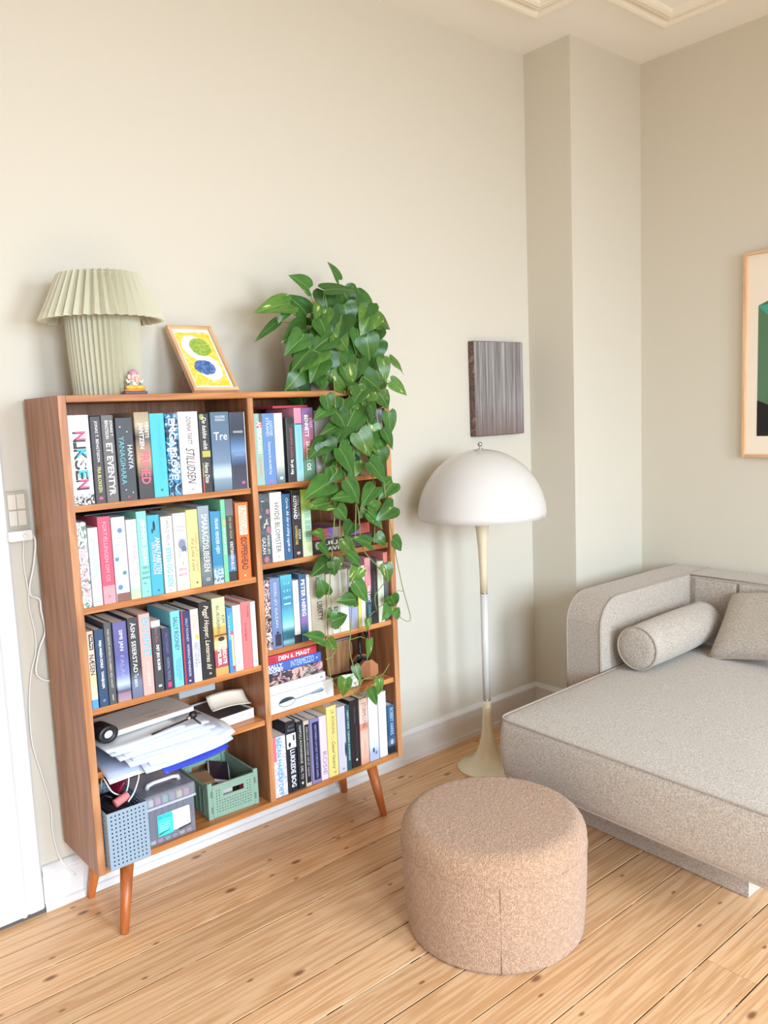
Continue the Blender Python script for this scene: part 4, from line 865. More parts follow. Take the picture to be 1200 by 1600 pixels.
# door casing at the far left and the door leaf beside it
cas = sempty('trim_1')
DZ = 2.25
prism('casing_board', [(-.070, 0), (-.070, -.018), (-.076, -.024), (-.110, -.026), (-.118, -.022), (-.121, -.026), (-.127, -.034), (-.133, -.034), (-.137, -.028), (-.230, -.030), (-.230, 0)],
      'z', .014, DZ, M_WHITE, cas)
box('casing_head', -1.30, -.06, -.03, 0, DZ, DZ + .14, M_WHITE, cas, .004)
box('casing_board', -1.30, -1.14, -.03, 0, .014, DZ, M_WHITE, cas, .004)
box('gap_shade_strip', -1.30, -.070, -.022, 0, 0, .014, mat('gap_shade', '#5a5450', .9), cas)  # dark strip painted in for the shaded gap under the casing
door = sempty('door_1')
box('door_leaf', -1.14, -.23, -.022, 0, .014, DZ, M_WHITE, door, .003)
for z0, z1 in ((.2, .95), (1.1, 2.05)):
    for x0, x1 in ((-1.03, -.72), (-.65, -.34)):
        box('panel', x0, x1, -.028, -.018, z0, z1, M_WHITE, door, .005)
bm = bmesh.new()
add_tube(bm, [(-1.08, -.022, 1.03), (-1.08, -.07, 1.03), (-1.0, -.075, 1.03)], .009)
from_bm('handle', bm, mat('brass', '#b89555', .3, 1), door, smooth=True)

# stucco frame on the ceiling, stepping round the column
def ceiling_mould(name, path, prof, m):
    bm = bmesh.new()
    rings = []
    P = [Vector(p) for p in path]
    for i, p in enumerate(P):
        ds = []
        if i > 0: ds.append((P[i] - P[i - 1]).normalized())
        if i < len(P) - 1: ds.append((P[i + 1] - P[i]).normalized())
        ns = [Vector((d.y, -d.x)) for d in ds]
        n = sum(ns, Vector((0, 0)))
        n = n / n.dot(ns[0]) if len(ns) > 1 else n
        rings.append([bm.verts.new((p.x + n.x * d, p.y + n.y * d, HC - z)) for d, z in prof])
    for a, b2 in zip(rings, rings[1:]):
        for k in range(len(prof) - 1):
            bm.faces.new((a[k], a[k + 1], b2[k + 1], b2[k]))
    return struct(from_bm(name, bm, m, smooth=False))
path = [(XL + .26, -.262), (1.985, -.262), (1.985, -.515), (2.478, -.515), (2.478, WALL_FRONT_Y + .26)]
roll = [(0, 0)] + [(.022 - .022 * math.cos(math.radians(a)), .004 + .020 * math.sin(math.radians(a))) for a in range(0, 181, 20)] + [(.044, 0)]
ceiling_mould('trim_2', path, roll, M_STUCCO)
inner = [(.058, 0), (.058, .014), (.066, .018), (.074, .014), (.078, .020), (.090, .024), (.102, .018), (.104, 0)]
ceiling_mould('trim_3', path, inner, M_STUCCO)

# ------------------------------------------------------------ wall switch, charger and cords
sw = thing('wall_switch', 'cream wall switch plate with four rocker keys by the door casing', 'switch', (-.041, 0, 1.195))
M_SW = mat('switch_plastic', '#b5ad9c', .4)  # plate darker than its keys, shade of the gaps put into the colour
M_KEY = mat('switch_key', '#d6d0c0', .35)
prism('plate', rrect(-.031, .031, -.056, .056, .004), 'y', -.012, 0, M_SW, sw, .0015)
for i in (0, 1):
    for j in (0, 1):
        box('rocker_key', -.024 + i * .0245, -.001 + i * .0245, -.016, -.011, -.042 + j * .047, .001 + j * .047, M_KEY, sw, .0012)
ch = thing('charger', 'white double charger plugged in below the wall switch', 'charger', (-.044, -.012, 1.125))
prism('body', rrect(-.034, .030, -.013, .016, .004), 'y', -.032, 0, M_WPLAST, ch, .002)
box('plug_head', .002, .012, -.042, -.0315, -.003, .006, M_WPLAST, ch, .001)
tag(tube('charging_cord', [p + Vector((0, .006, 0)) for p in catmull(CORDS[0])], .0023, M_WPLAST), 'long white cord hanging from the charger down to the skirting', 'cord')
tag(tube('power_cord', [p + Vector((0, -.004, 0)) for p in catmull(CORDS[1])], .0033, M_WPLAST), 'short kinked white cord running from the charger behind the bookcase', 'cord')

# ------------------------------------------------------------ bookcase
BW, BF, BB, BZ0, BZ1, T = 1.120, -.291, -.030, .196, 1.506, .022
bc = thing('bookcase', 'teak bookcase with two columns of shelves on four tapered legs', 'bookcase', (0, 0, 0))
for x0, x1 in ((0, T), (BW - T, BW)):
    q = box('side_panel', x0, x1, BF, BB, BZ0, BZ1, M_TEAK_V, bc, .0012)
    box('edge_band', x0 + .0005, x1 - .0005, BF - .0018, BF + .0002, BZ0, BZ1, M_TEAK_LIT, q, .0006)
box('top_panel', T, BW - T, BF, BB, BZ1 - .018, BZ1, M_TEAK_H, bc, .001)
box('bottom_panel', T, BW - T, BF, BB, BZ0, BZ0 + .0185, M_TEAK_H, bc, .001)
DX0, DX1 = .560, .580
q = box('divider', DX0, DX1, BF + .001, BB, BZ0 + .0185, BZ1 - .018, M_TEAK_V, bc, .001)
box('edge_band', DX0 + .0005, DX1 - .0005, BF - .0008, BF + .0012, BZ0 + .0185, BZ1 - .018, M_TEAK_LIT, q, .0006)
box('back_panel', T, BW - T, BB, BB + .006, BZ0, BZ1 - .002, M_TEAK_V, bc)
for z in (1.218, .943, .663, .485):
    box('shelf', T, DX0, BF + .008, BB, z - .0175, z, M_TEAK_H, bc, .001)
for z in (1.222, .978, .702, .492):
    box('shelf', DX1, BW - T, BF + .008, BB, z - .0175, z, M_TEAK_H, bc, .001)
for (bx, by), (tx, ty) in (((.06, -.287), (.094, -.262)), ((1.027, -.283), (.994, -.262)), ((.060, -.036), (.094, -.075)), ((1.041, -.036), (.994, -.075))):
    bm = bmesh.new()
    add_tube(bm, [(bx, by, 0), (bx + (tx - bx) * .02, by + (ty - by) * .02, .004), (tx, ty, BZ0)], [.0105, .012, .0195], 20)
    from_bm('leg', bm, M_TEAK_LEG, bc, smooth=True)

# ------------------------------------------------------------ books
YS = -.281
LVZ = {'L1': 1.218, 'L2': .943, 'L3': .663, 'R1': 1.222, 'R2': .978, 'R3': .702, 'R5': .2145}
GRP = {'L1': 'books on the top left shelf', 'L2': 'books on the second left shelf', 'L3': 'books on the third left shelf', 'R1': 'books on the top right shelf',
       'R2': 'books on the second right shelf', 'R3': 'books on the third right shelf', 'R5': 'books on the bottom right shelf'}

def book_cover(w, h, d, cm):
    """spine and two boards, one mesh, wrapped round the pages"""
    t = min(.0022, w * .12)
    c = min(.0025, w * .16)
    bm = bmesh.new()
    out = [(-w / 2, d), (-w / 2, c), (-w / 2 + c * .3, c * .3), (-w / 2 + c, 0), (w / 2 - c, 0), (w / 2 - c * .3, c * .3), (w / 2, c), (w / 2, d)]
    inn = [(w / 2 - t, d), (w / 2 - t, t), (-w / 2 + t, t), (-w / 2 + t, d)]
    add_prism(bm, out + inn, 'z', 0, h)
    return bm

def book(w, h, d, base, label, items, group, loc, rot=(0, 0, 0), name='book'):
    cm = anymat(base, h)
    o = from_bm(name, book_cover(w, h, d, cm), cm)
    o.location = loc
    o.rotation_euler = rot
    tag(o, label, 'book', group)
    t = min(.0022, w * .12)
    box('pages', -w / 2 + t, w / 2 - t, t + .0008, d - .003, .002, h - .003, M_PAGES, o)
    dy = 0.0
    for it in items:
        if it[0] in ('R', 'E') and not isinstance(it[-1], str) or it[0] in ('R', 'E') and len(it) == 6:
            dy -= .00008
            _, t0, t1, c0, c1, col = it
            x0, x1 = -w / 2 + c0 * w, -w / 2 + c1 * w
            c = min(.0025, w * .16)
            x0, x1 = max(x0, -w / 2 + c * .6), min(x1, w / 2 - c * .6)
            z0, z1 = h * (1 - t1), h * (1 - t0)
            if it[0] == 'R':
                poly = [(x0, z0), (x1, z0), (x1, z1), (x0, z1)]
            else:
                poly = [((x0 + x1) / 2 + (x1 - x0) / 2 * math.cos(2 * math.pi * i / 14), (z0 + z1) / 2 + (z1 - z0) / 2 * math.sin(2 * math.pi * i / 14)) for i in range(14)]
            flat('spine_print', poly, anymat(col, h), o, (0, -.0002 + dy, 0))
        elif it[0] in ('R', 'E') and len(it) == 6:
            pass
        else:
            s, t0, t1, c, sz, col, st = it
            zc = h * (1 - (t0 + t1) / 2)
            xc = -w / 2 + c * w
            dy -= .00003
            m = mat('ink_' + col.strip('#'), col, .5)
            if 'u' in st:
                put_text(s, st, m, o, (xc, -.0005 + dy, zc), (1, 0, 0), (0, 0, 1), w * sz, h * (t1 - t0))
            else:
                up = len(s) == 1
                put_text(s, st, m, o, (xc, -.0005 + dy, zc), (0, 0, -1), (1, 0, 0), h * (t1 - t0), w * sz)
    return o

for row, x0, w, h, d, base, label, items in BOOKS:
    book(w, h, d, base, label, items, GRP[row], (x0 + w / 2, YS, LVZ[row] + .0002))

# lying books: cover spine faces the room, stacked; x extent, z extent
def lying_book(x0, x1, z0, z1, y, d, base, label, items, group, rz=0):
    # a standing book turned on its side: its height runs along +x (head of the spine at the left)
    w, h = z1 - z0, x1 - x0
    o = book(w, h, d, base, label, items, group, (x1, y, (z0 + z1) / 2), (0, math.radians(-90), 0))
    return o
Z4 = .4922
lying_book(.583, .832, Z4, Z4 + .0615, -.283, .148, '#ececea', 'big white cookbook with a silver spoon on its spine, bottom of the stack', [], 'lying books in the right column stack')
lying_book(.583, .803, Z4 + .0620, Z4 + .0915, -.281, .17, '#f4f1ec', 'white lying book with faint grey lettering, above the spoon book',
           [('BREVE OM KVINDER',.28,.72,.5,.26,'#c9c6c0',''),('E',.90,.95,.35,.65,'#a9b7ac')], 'lying books in the right column stack')
lying_book(.583, .795, Z4 + .0920, Z4 + .130, -.280, .165, ('n', ['#3a3340', '#8f6f74', '#d9b7a8', '#54474f', '#3b3540'], 26), 'dark lying book with pink marbled photograph on its spine',
           [('MONIKA',.62,.84,.4,.36,'#a8b2a4','i'),('R',.90,.95,.55,.85,'#d98aa0'),('R',.0,.01,0,1,'#3a3340')], 'lying books in the right column stack')
lying_book(.583, .790, Z4 + .1305, Z4 + .1625, -.280, .16, '#4a6cc0', 'blue lying book with INTERMEZZO in pale letters',
           [('SALLY',.01,.27,.70,.42,'#f4f4f2','b'),('ROONEY',.0,.28,.28,.40,'#f4f4f2','b'),('INTERMEZZO',.42,.86,.55,.62,'#b9d2ee',''),('E',.90,.93,.4,.6,'#dfe9fa')], 'lying books in the right column stack')
lying_book(.583, .772, Z4 + .1630, Z4 + .1890, -.281, .155, '#d93a52', 'red lying book with white DEN 6. MAGT, top of the stack',
           [('DEN 6. MAGT',.22,.86,.5,.56,'#fbf3f0','b'),('MARIE',.02,.16,.66,.24,'#8a2436',''),('AUBERT',.02,.18,.32,.24,'#8a2436','')], 'lying books in the right column stack')
# the spoon printed on the big white spine
sp = [o for o in COL.objects if o.get('label', '').startswith('big white cookbook')][0]
def sp_poly(pts, col, k):
    # pts in (along, up) fractions of the spine -> local x (=-up), z
    w, h = .0615, .249
    poly = [(-w / 2 + v * w, h * (1 - u)) for u, v in pts]
    flat('spine_print', poly, mat('spoon_' + col.strip('#'), col, .4), sp, (0, -.0003 - k * .0001, 0))
ell = lambda cu, cv, ru, rv, a0=0, a1=360: [(cu + ru * math.cos(math.radians(a0 + (a1 - a0) * i / 18)), cv + rv * math.sin(math.radians(a0 + (a1 - a0) * i / 18))) for i in range(19)]
sp_poly(ell(.255, .47, .13, .26), '#737c82', 0)
sp_poly(ell(.255, .45, .115, .20), '#c3ccd1', 1)
sp_poly(ell(.25, .50, .115, .20, 10, 190), '#333b41', 2)
sp_poly([(.37, .44), (.60, .50), (.82, .46), (.84, .58), (.80, .70), (.60, .58), (.37, .52)], '#8f9ca6', 3)
sp_poly([(.62, .49), (.82, .46), (.84, .56), (.64, .53)], '#5f6e7b', 4)
put_text('Silver skeen', '', mat('ink_e3c9c0', '#e3c9c0', .5), sp, (-.0615 / 2 + .16 * .0615, -.0006, .249 * .38), (0, 0, -1), (1, 0, 0), .06, .006)

lying_book(.742 + .045, 1.035, .9785, 1.020, -.272, .16, '#4a4c50', 'grey lying book with large pale two-line title behind the plant',
           [('LILJE',.16,.50,.70,.36,'#e9e6e0','b'),('HAVENS',.14,.62,.26,.34,'#e9e6e0','b'),('E',.03,.12,.3,.95,'#d5d1ca')], 'lying books behind the plant')
lying_book(.79, 1.03, 1.0205, 1.058, -.268, .15, ('g', [(0, '#d9564f'), (.12, '#c9605c'), (.3, '#7a5aa8'), (.45, '#d9b96c'), (.7, '#6a4fa0'), (.8, '#c8434a'), (1, '#a83236')]), 'red and purple lying book on top of the grey one', [], 'lying books behind the plant')
o = book(.036, .25, .09, '#c93a50', 'red book lying behind the white stack on the fourth shelf', [], None, (.905, -.165, .4922 + .018), (0, math.radians(-90), 0))
o.location = (.905, -.128, .4922 + .0185)

# magazines lying across the book tops
lb = lambda x0, x1, y0, y1, z0, z1, col, nm, label, cat: tag(box(nm, x0, x1, y0, y1, z0, z1, mat(nm + col, col, .45), None, .0006), label, cat)
top2 = .943 + .2405
lb(.062, .300, -.245, -.06, top2 + .0005, top2 + .0045, '#202226', 'magazine', 'black magazine lying across the book tops on the second left shelf', 'magazine')
top3 = .702 + .2285
lb(.588, .742, -.262, -.06, top3 + .0005, top3 + .0095, '#17181b', 'notebook', 'black flat notebook lying on the teal and blue books of the third right shelf', 'notebook')
top1 = 1.222 + .2325
lb(.668, .800, -.262, -.07, top1 + .0005, top1 + .0080, '#b03a4a', 'booklet', 'dark red booklet lying across the book tops at the upper right', 'booklet')

# ------------------------------------------------------------ pleated table lamp on the bookcase
M_PLEAT = mat('pleated_card', '#c9c6ae', .7)
M_PLEAT2 = mat('pleated_card_base', '#bdbaa2', .7)
tl = thing('table_lamp', 'pale green pleated paper table lamp on top of the bookcase', 'lamp', (.187, -.168, BZ1))
def pleat(name, prof, n, depth, m, par):
    bm = bmesh.new()
    rings = []
    for r, z in prof:
        rings.append([bm.verts.new(((r + (depth if i % 2 else -depth)) * math.cos(math.pi * i / n), (r + (depth if i % 2 else -depth)) * math.sin(math.pi * i / n), z)) for i in range(2 * n)])
    for a, b2 in zip(rings, rings[1:]):
        for i in range(2 * n):
            j = (i + 1) % (2 * n)
            bm.faces.new((a[i], a[j], b2[j], b2[i]))
    return from_bm(name, bm, m, par)
pleat('base_sleeve', [(.088, 0), (.094, .12), (.097, .215)], 44, .0045, M_PLEAT2, tl)
lathe('inner_base', [(.0, .002), (.08, .002), (.085, .21), (.0, .212)], mat('lamp_card_inner', '#bdb997', .8), tl, 32)
sh = pleat('lamp_shade', [(.160, .206), (.101, .332)], 38, .0105, M_PLEAT, tl)
lathe('shade_ring', [(.094, .322), (.098, .322), (.098, .326), (.094, .326), (.094, .322)], M_PLEAT, tl, 40)

# little painted figurine
fg = thing('figurine', 'tiny painted elephant-headed seated figurine in front of the pleated lamp', 'figurine', (.216, -.2785, BZ1))
prism('pedestal', rrect(-.034, .034, -.012, .012, .008), 'z', 0, .008, mat('fig_base', '#5b4a5c', .5), fg, .002)
def blob(name, c, r, col, par, n=14, k=8):
    bm = bmesh.new()
    bmesh.ops.create_uvsphere(bm, u_segments=n, v_segments=k, radius=1)
    bmesh.ops.scale(bm, vec=Vector(r), verts=bm.verts)
    return from_bm(name, bm, mat('fig_' + col.strip('#'), col, .35), par, c, smooth=True)
blob('cushion', (0, 0, .011), (.031, .012, .006), '#d98a3c', fg)
blob('leg', (-.012, -.006, .019), (.016, .008, .007), '#e9b04c', fg)
blob('leg', (.014, -.006, .019), (.015, .008, .007), '#e9b04c', fg)
blob('body', (0, 0, .029), (.013, .010, .014), '#e8c3b4', fg)
blob('head', (0, -.003, .047), (.010, .009, .010), '#ecc6ba', fg)
blob('ear', (-.012, 0, .047), (.006, .002, .008), '#e4b4aa', fg)
blob('ear', (.012, 0, .047), (.006, .002, .008), '#e4b4aa', fg)
tube('trunk', [(0, -.011, .046), (.001, -.015, .040), (.002, -.015, .033), (.006, -.014, .029)], [.0042, .0036, .003, .0022], mat('fig_trunk', '#ecc6ba', .35), fg)
lathe('crown', [(0, .068), (.004, .066), (.011, .060), (.013, .055), (0, .054)], mat('fig_crown', '#d98fb0', .35), fg, 14)
for sx in (-1, 1):
    tube('arm', [(sx * .011, -.002, .036), (sx * .020, -.004, .032), (sx * .023, -.006, .040)], [.0042, .0038, .003], mat('fig_arm', '#efd9cf', .35), fg)
    tube('arm', [(sx * .010, -.004, .032), (sx * .017, -.010, .024), (sx * .012, -.012, .022)], [.0042, .0036, .003], mat('fig_arm2', '#7fb0a4', .35), fg)

# leaning picture with a wooden easel block
pf = thing('picture_frame', 'small oak framed yellow painting leaning on a block on the bookcase', 'picture', (.505, -.208, BZ1), (0, 0, math.radians(-1.5)))
FW, FH = .150, .264
def tilted(o):
    o.rotation_euler = (math.radians(-38), 0, 0)
    o.location.z = .0040
    return o
def fbox(nm, x0, x1, z0, z1, y0, y1, m, bev=.001):
    return tilted(box(nm, x0, x1, y0, y1, z0, z1, m, pf, bev))
hw = FW / 2
fbox('frame_rail', -hw, hw, 0, .011, -.012, .006, M_OAK_H)
fbox('frame_rail', -hw, hw, FH - .011, FH, -.012, .006, M_OAK_H)
fbox('frame_stile', -hw, -hw + .011, .011, FH - .011, -.012, .006, M_OAK)
fbox('frame_stile', hw - .011, hw, .011, FH - .011, -.012, .006, M_OAK)
bk = fbox('backing', -hw + .008, hw - .008, .008, FH - .008, -.004, .004, mat('paper_white', '#f4f1ea', .7), 0)
def paint(poly, col, k):
    flat('painting', [(x * .86, z * 1.19) for x, z in poly], col, bk, (0, -.0045 - k * .0002, 0))
def brushy(c1, c2):
    return noise_mat([c1, c1, c2, c1], 60, .6)
def wob(cx, cz, rx, rz, seed, n=22, pw=1.0):
    rd = random.Random(seed)
    return [(cx + rx * (1 + rd.uniform(-.06, .06)) * math.cos(2 * math.pi * i / n), cz + rz * (1 + rd.uniform(-.06, .06)) * math.sin(2 * math.pi * i / n)) for i in range(n)]
Y_ = brushy('#f0cf3e', '#f5e089')
paint([(-.066, .018), (.066, .018), (.068, .195), (.058, .202), (-.066, .200)], Y_, 0)
paint(wob(-.012, .148, .046, .043, 1), mat('paper_white', '#f4f1ea', .7), 1)
paint(wob(.012, .078, .046, .043, 2), mat('paper_white', '#f4f1ea', .7), 1.2)
paint([(.02, .185), (.055, .192), (.05, .150), (.03, .14)], Y_, 1.4)
paint(wob(.012, .150, .040, .031, 3), brushy('#8fae3c', '#b5c964'), 2)
paint(wob(-.004, .080, .040, .025, 4), brushy('#3d62a0', '#6a8cc0'), 2)
prism('easel_block', [(.016, 0), (.105, 0), (.105, .03), (.082, .072), (.066, .072)], 'x', -.070, .02, wood_mat('walnut_block', '#6b4630', '#805539', '#936546', 'x'), pf)

# ------------------------------------------------------------ trailing plant
def leaf_mats():
    out = []
    for i, (a, b2, var) in enumerate((('#2b5420', '#3f6c2c', .0), ('#2f5a24', '#477632', .5), ('#36652a', '#5f8638', 1.0))):
        m, nt, p = nodes_of('pothos_leaf')
        N, Lk = nt.nodes.new, nt.links.new
        tc = N('ShaderNodeTexCoord'); oi = N('ShaderNodeObjectInfo')
        mv = N('ShaderNodeMath'); mv.operation = 'MULTIPLY'; mv.inputs[1].default_value = 50
        Lk(oi.outputs['Random'], mv.inputs[0])
        n = N('ShaderNodeTexNoise'); n.noise_dimensions = '4D'
        sv = N('ShaderNodeVectorMath'); sv.operation = 'MULTIPLY'; sv.inputs[1].default_value = (5, 1.6, 1)
        Lk(tc.outputs['Object'], sv.inputs[0]); Lk(sv.outputs[0], n.inputs['Vector']); Lk(mv.outputs[0], n.inputs['W'])
        n.inputs['Scale'].default_value = 1.3; n.inputs['Detail'].default_value = 3
        lo_ = .74 - .12 * var
        r = ramp(nt, [(.25, a), (.55, b2), (lo_, b2), (min(lo_ + .03, .97), '#c9d68a')])
        Lk(n.outputs['Fac'], r.inputs[0])
        hs = N('ShaderNodeHueSaturation'); vr = N('ShaderNodeMapRange'); vr.inputs[3].default_value = .75; vr.inputs[4].default_value = 1.2
        Lk(oi.outputs['Random'], vr.inputs[0]); Lk(vr.outputs[0], hs.inputs['Value'])
        Lk(r.outputs[0], hs.inputs['Color'])
        # pale midrib
        sx = N('ShaderNodeSeparateXYZ'); Lk(tc.outputs['Object'], sx.inputs[0])
        ab = N('ShaderNodeMath'); ab.operation = 'ABSOLUTE'; Lk(sx.outputs['X'], ab.inputs[0])
        lt = N('ShaderNodeMapRange'); lt.inputs[1].default_value = .004; lt.inputs[2].default_value = .03; lt.inputs[3].default_value = .45; lt.inputs[4].default_value = 0
        Lk(ab.outputs[0], lt.inputs[0])
        mx = N('ShaderNodeMix'); mx.data_type = 'RGBA'
        Lk(lt.outputs[0], mx.inputs[0]); Lk(hs.outputs[0], mx.inputs[6]); mx.inputs[7].default_value = (*lin('#9fc06a'), 1)
        Lk(mx.outputs[2], p.inputs['Base Color'])
        p.inputs['Roughness'].default_value = .32
        p.inputs['Specular IOR Level'].default_value = .45
        tr = N('ShaderNodeBsdfTranslucent')
        hs2 = N('ShaderNodeHueSaturation'); hs2.inputs['Value'].default_value = 1.3
        Lk(mx.outputs[2], hs2.inputs['Color']); Lk(hs2.outputs[0], tr.inputs['Color'])
        ms = N('ShaderNodeMixShader'); ms.inputs[0].default_value = .22
        Lk(p.outputs[0], ms.inputs[1]); Lk(tr.outputs[0], ms.inputs[2])
        Lk(ms.outputs[0], nt.nodes['Material Output'].inputs['Surface'])
        out.append(m)
    return out
LM = leaf_mats()
def leaf_mesh(fold, curl, m):
    """heart leaf, unit length along +y, base at 0, width 1 in x (scaled later), faces +z"""
    T_ = [(-.13, .27), (-.06, .43), (.06, .50), (.22, .485), (.40, .42), (.58, .32), (.75, .20), (.90, .075), (1.0, .0)]
    bm = bmesh.new()
    rows = []
    for i, (t, w) in enumerate(T_):
        tm = max(t, 0.0 if i < 2 else t)
        if i == 0: tm = 0.0
        if i == 1: tm = .03
        if i == 2: tm = max(t, .08)
        zc = lambda tt: -curl * max(tt, 0) ** 2 + .06 * math.sin(math.pi * max(min(tt, 1), 0))
        row = []
        for f in (-1, -.5, 0, .5, 1):
            tt = tm + (t - tm) * abs(f)
            x = w * f
            z = zc(tt) + fold * (abs(x) - .6 * x * x) + .012 * math.sin(9 * tt + 3 * f)
            row.append(bm.verts.new((x, tt, z)) if w > 0 or f == 0 else None)
        rows.append(row)
    for a, b2 in zip(rows, rows[1:]):
        if b2[0] is None:
            for k in range(4):
                bm.faces.new((a[k], a[k + 1], b2[2]))
        else:
            for k in range(4):
                bm.faces.new((a[k], a[k + 1], b2[k + 1], b2[k]))
    me = bpy.data.meshes.new('leaf')
    bmesh.ops.recalc_face_normals(bm, faces=bm.faces)
    bm.to_mesh(me); bm.free()
    me.materials.append(m)
    me.polygons.foreach_set('use_smooth', [True] * len(me.polygons))
    return me
LMESH = [leaf_mesh(f, c, m) for m in LM for f, c in ((.18, .22), (.30, .12), (.08, .35))]
pl = thing('potted_plant', 'trailing green pothos in a tall taupe pot on the bookcase', 'plant', (.925, -.145, BZ1))
PB = Vector((.925, -.145, BZ1))
M_POT = mat('pot_glaze', '#a39a8d', .55, bump=.1, bscale=80)
lathe('pot', [(0, 0), (.092, 0), (.096, .004), (.116, .205), (.118, .212), (.112, .212), (.107, .19), (0, .185)], M_POT, pl, 48)
lathe('soil', [(0, .192), (.107, .190)], mat('soil', '#3a2a1e', .95), pl, 24)
M_VINE = mat('vine_stem', '#7f8c4c', .55)
random.seed(21)
for v in VINES:
    pts = catmull([Vector(p) - PB for p in v], 5)
    tube('vine', pts, [.0022 - .0010 * i / len(pts) for i in range(len(pts))], M_VINE, pl, 6)
camp = CAM_POS
for i, (bx, by, bz, tx, ty, tz, wm) in enumerate(LEAVES):
    b_ = Vector((bx, by, bz)); t_ = Vector((tx, ty, tz))
    d = t_ - b_
    Ln = d.length
    Yv = d.normalized()
    # leaf faces the windows, roughly; tipped up a little and varied
    face = Vector((-.35, -1, .55)) + Vector((random.uniform(-.5, .5), random.uniform(-.2, .2), random.uniform(-.35, .35)))
    Zv = (face - Yv * face.dot(Yv)).normalized()
    Xv = Yv.cross(Zv)
    me = LMESH[random.choice((0, 1, 2, 3, 4, 5, 3, 4, 6, 7, 8))]
    o = bpy.data.objects.new('leaf', me)
    COL.objects.link(o)
    o.parent = pl
    W2 = wm * 1.32
    o.matrix_local = Matrix(((Xv.x * W2, Yv.x * Ln, Zv.x * W2, b_.x - PB.x), (Xv.y * W2, Yv.y * Ln, Zv.y * W2, b_.y - PB.y), (Xv.z * W2, Yv.z * Ln, Zv.z * W2, b_.z - PB.z), (0, 0, 0, 1)))
# leaf stalks: each leaf base joined to its nearest vine or to the pot rim, one joined part
bm = bmesh.new()
vine_pts = [p for v in VINES for p in catmull([Vector(q) for q in v], 5)]
rim = [PB + Vector((.03 * math.cos(a), .03 * math.sin(a), .20)) for a in (0, 1.5, 3, 4.5)]
for (bx, by, bz, tx, ty, tz, wm) in LEAVES:
    b_ = Vector((bx, by, bz))
    cand = vine_pts if bz < 1.58 else vine_pts + rim
    q = min(cand, key=lambda p: (p - b_).length)
    if (q - b_).length < .004 or (q - b_).length > .22:
        continue
    mid = (b_ + q) / 2 + Vector((0, -.006, .012))
    add_tube(bm, [q - PB, mid - PB, b_ - PB], [.0013, .0012, .001], 5)
o = from_bm('leaf_stalks', bm, M_VINE, pl, smooth=True)
o['kind'] = 'stuff'
tube('plant_stake', [(-.01, -.02, .19), (-.012, -.03, .30)], .004, mat('yellow_tag', '#c9a22f', .5), pl)

# ------------------------------------------------------------ left column, low shelf: papers
Z5 = .4852
PAPER = mat('paper', '#d3d5dc', .75)
def sheet(name, x0, x1, y0, y1, z, m, droop=0, curl=0, rz=0, th=.0012, seed=0, label=None, cat=None, group=None, nx=14, ny=10, loc=None):
    """paper sheet or folder lying over the shelf edge: z rises at back, droops past the front edge"""
    bm = bmesh.new()
    rd = random.Random(seed)
    ph = rd.uniform(0, 6)
    cx, cy = (x0 + x1) / 2, (y0 + y1) / 2
    grid = []
    for j in range(ny + 1):
        row = []
        for i in range(nx + 1):
            u, v = i / nx, j / ny
            x = x0 + (x1 - x0) * u - cx
            y = y0 + (y1 - y0) * v - cy
            zz = .0022 * math.sin(5 * u + ph) * (1 - v)
            fr = max(0, (-.292 - (y + cy)) / .06)
            zz -= droop * min(fr, 1.6) ** 1.5
            zz += curl * max(0, u - .72) ** 2 * 6 * (1 - v)
            row.append(bm.verts.new((x, y, zz)))
        grid.append(row)
    for a, b2 in zip(grid, grid[1:]):
        for i in range(nx):
            bm.faces.new((a[i], a[i + 1], b2[i + 1], b2[i]))
    r = bmesh.ops.extrude_face_region(bm, geom=list(bm.faces))
    bmesh.ops.translate(bm, vec=(0, 0, th), verts=[g for g in r['geom'] if isinstance(g, bmesh.types.BMVert)])
    o = from_bm(name, bm, m, None, (cx, cy, z), (0, 0, math.radians(rz)), True)
    return tag(o, label, cat, group)
GREY_BLUE = mat('folder_greyblue', '#a9b4cc', .5)
sheet('paper_sheet', .035, .222, -.346, -.075, Z5 + .0036, PAPER, .022, 0, -1, .001, 2, 'white sheet hanging lowest at the left of the paper pile', 'paper')
sheet('folder', .030, .270, -.338, -.070, Z5 + .0078, GREY_BLUE, .019, 0, 1.5, .002, 1, 'grey blue plastic folder low in the paper pile', 'folder')
sheet('folder', .150, .372, -.368, -.080, Z5 + .0136, mat('folder_navy', '#2b3fae', .4), .026, .01, 9, .002, 3, 'royal blue folder peeking out below the white papers', 'folder')
zz = Z5 + .0200
for i, (x0, x1, y0, rz, dr, cu) in enumerate(((.120, .400, -.362, 3, .022, .02), (.140, .412, -.355, 2, .020, .03), (.080, .360, -.350, 4, .014, 0), (.10, .385, -.345, 1, .012, .012),
                                              (.060, .345, -.338, 3, .008, 0), (.075, .360, -.335, 5, .006, 0), (.045, .330, -.330, 2, .004, 0), (.055, .345, -.326, 4, .003, 0))):
    sheet('paper_sheet', x0, x1, y0, y0 + .21, zz, PAPER if i % 3 else mat('paper_blue', '#c3cbe0', .7), dr, cu, rz, .0032, 10 + i,
          'white paper of the loose pile spilling over the low left shelf edge', 'paper', 'loose papers on the low left shelf')
    zz += .0056
clear = glass_mat('clear_plastic', '#cfd6dc', .28, .15)
sheet('plastic_sleeve', .032, .270, -.322, -.10, zz + .001, mat('sleeve', '#d3d9de', .25), .004, 0, 4, .004, 30, 'clear glossy plastic sleeve under the beige box', 'sleeve')
zz += .0085
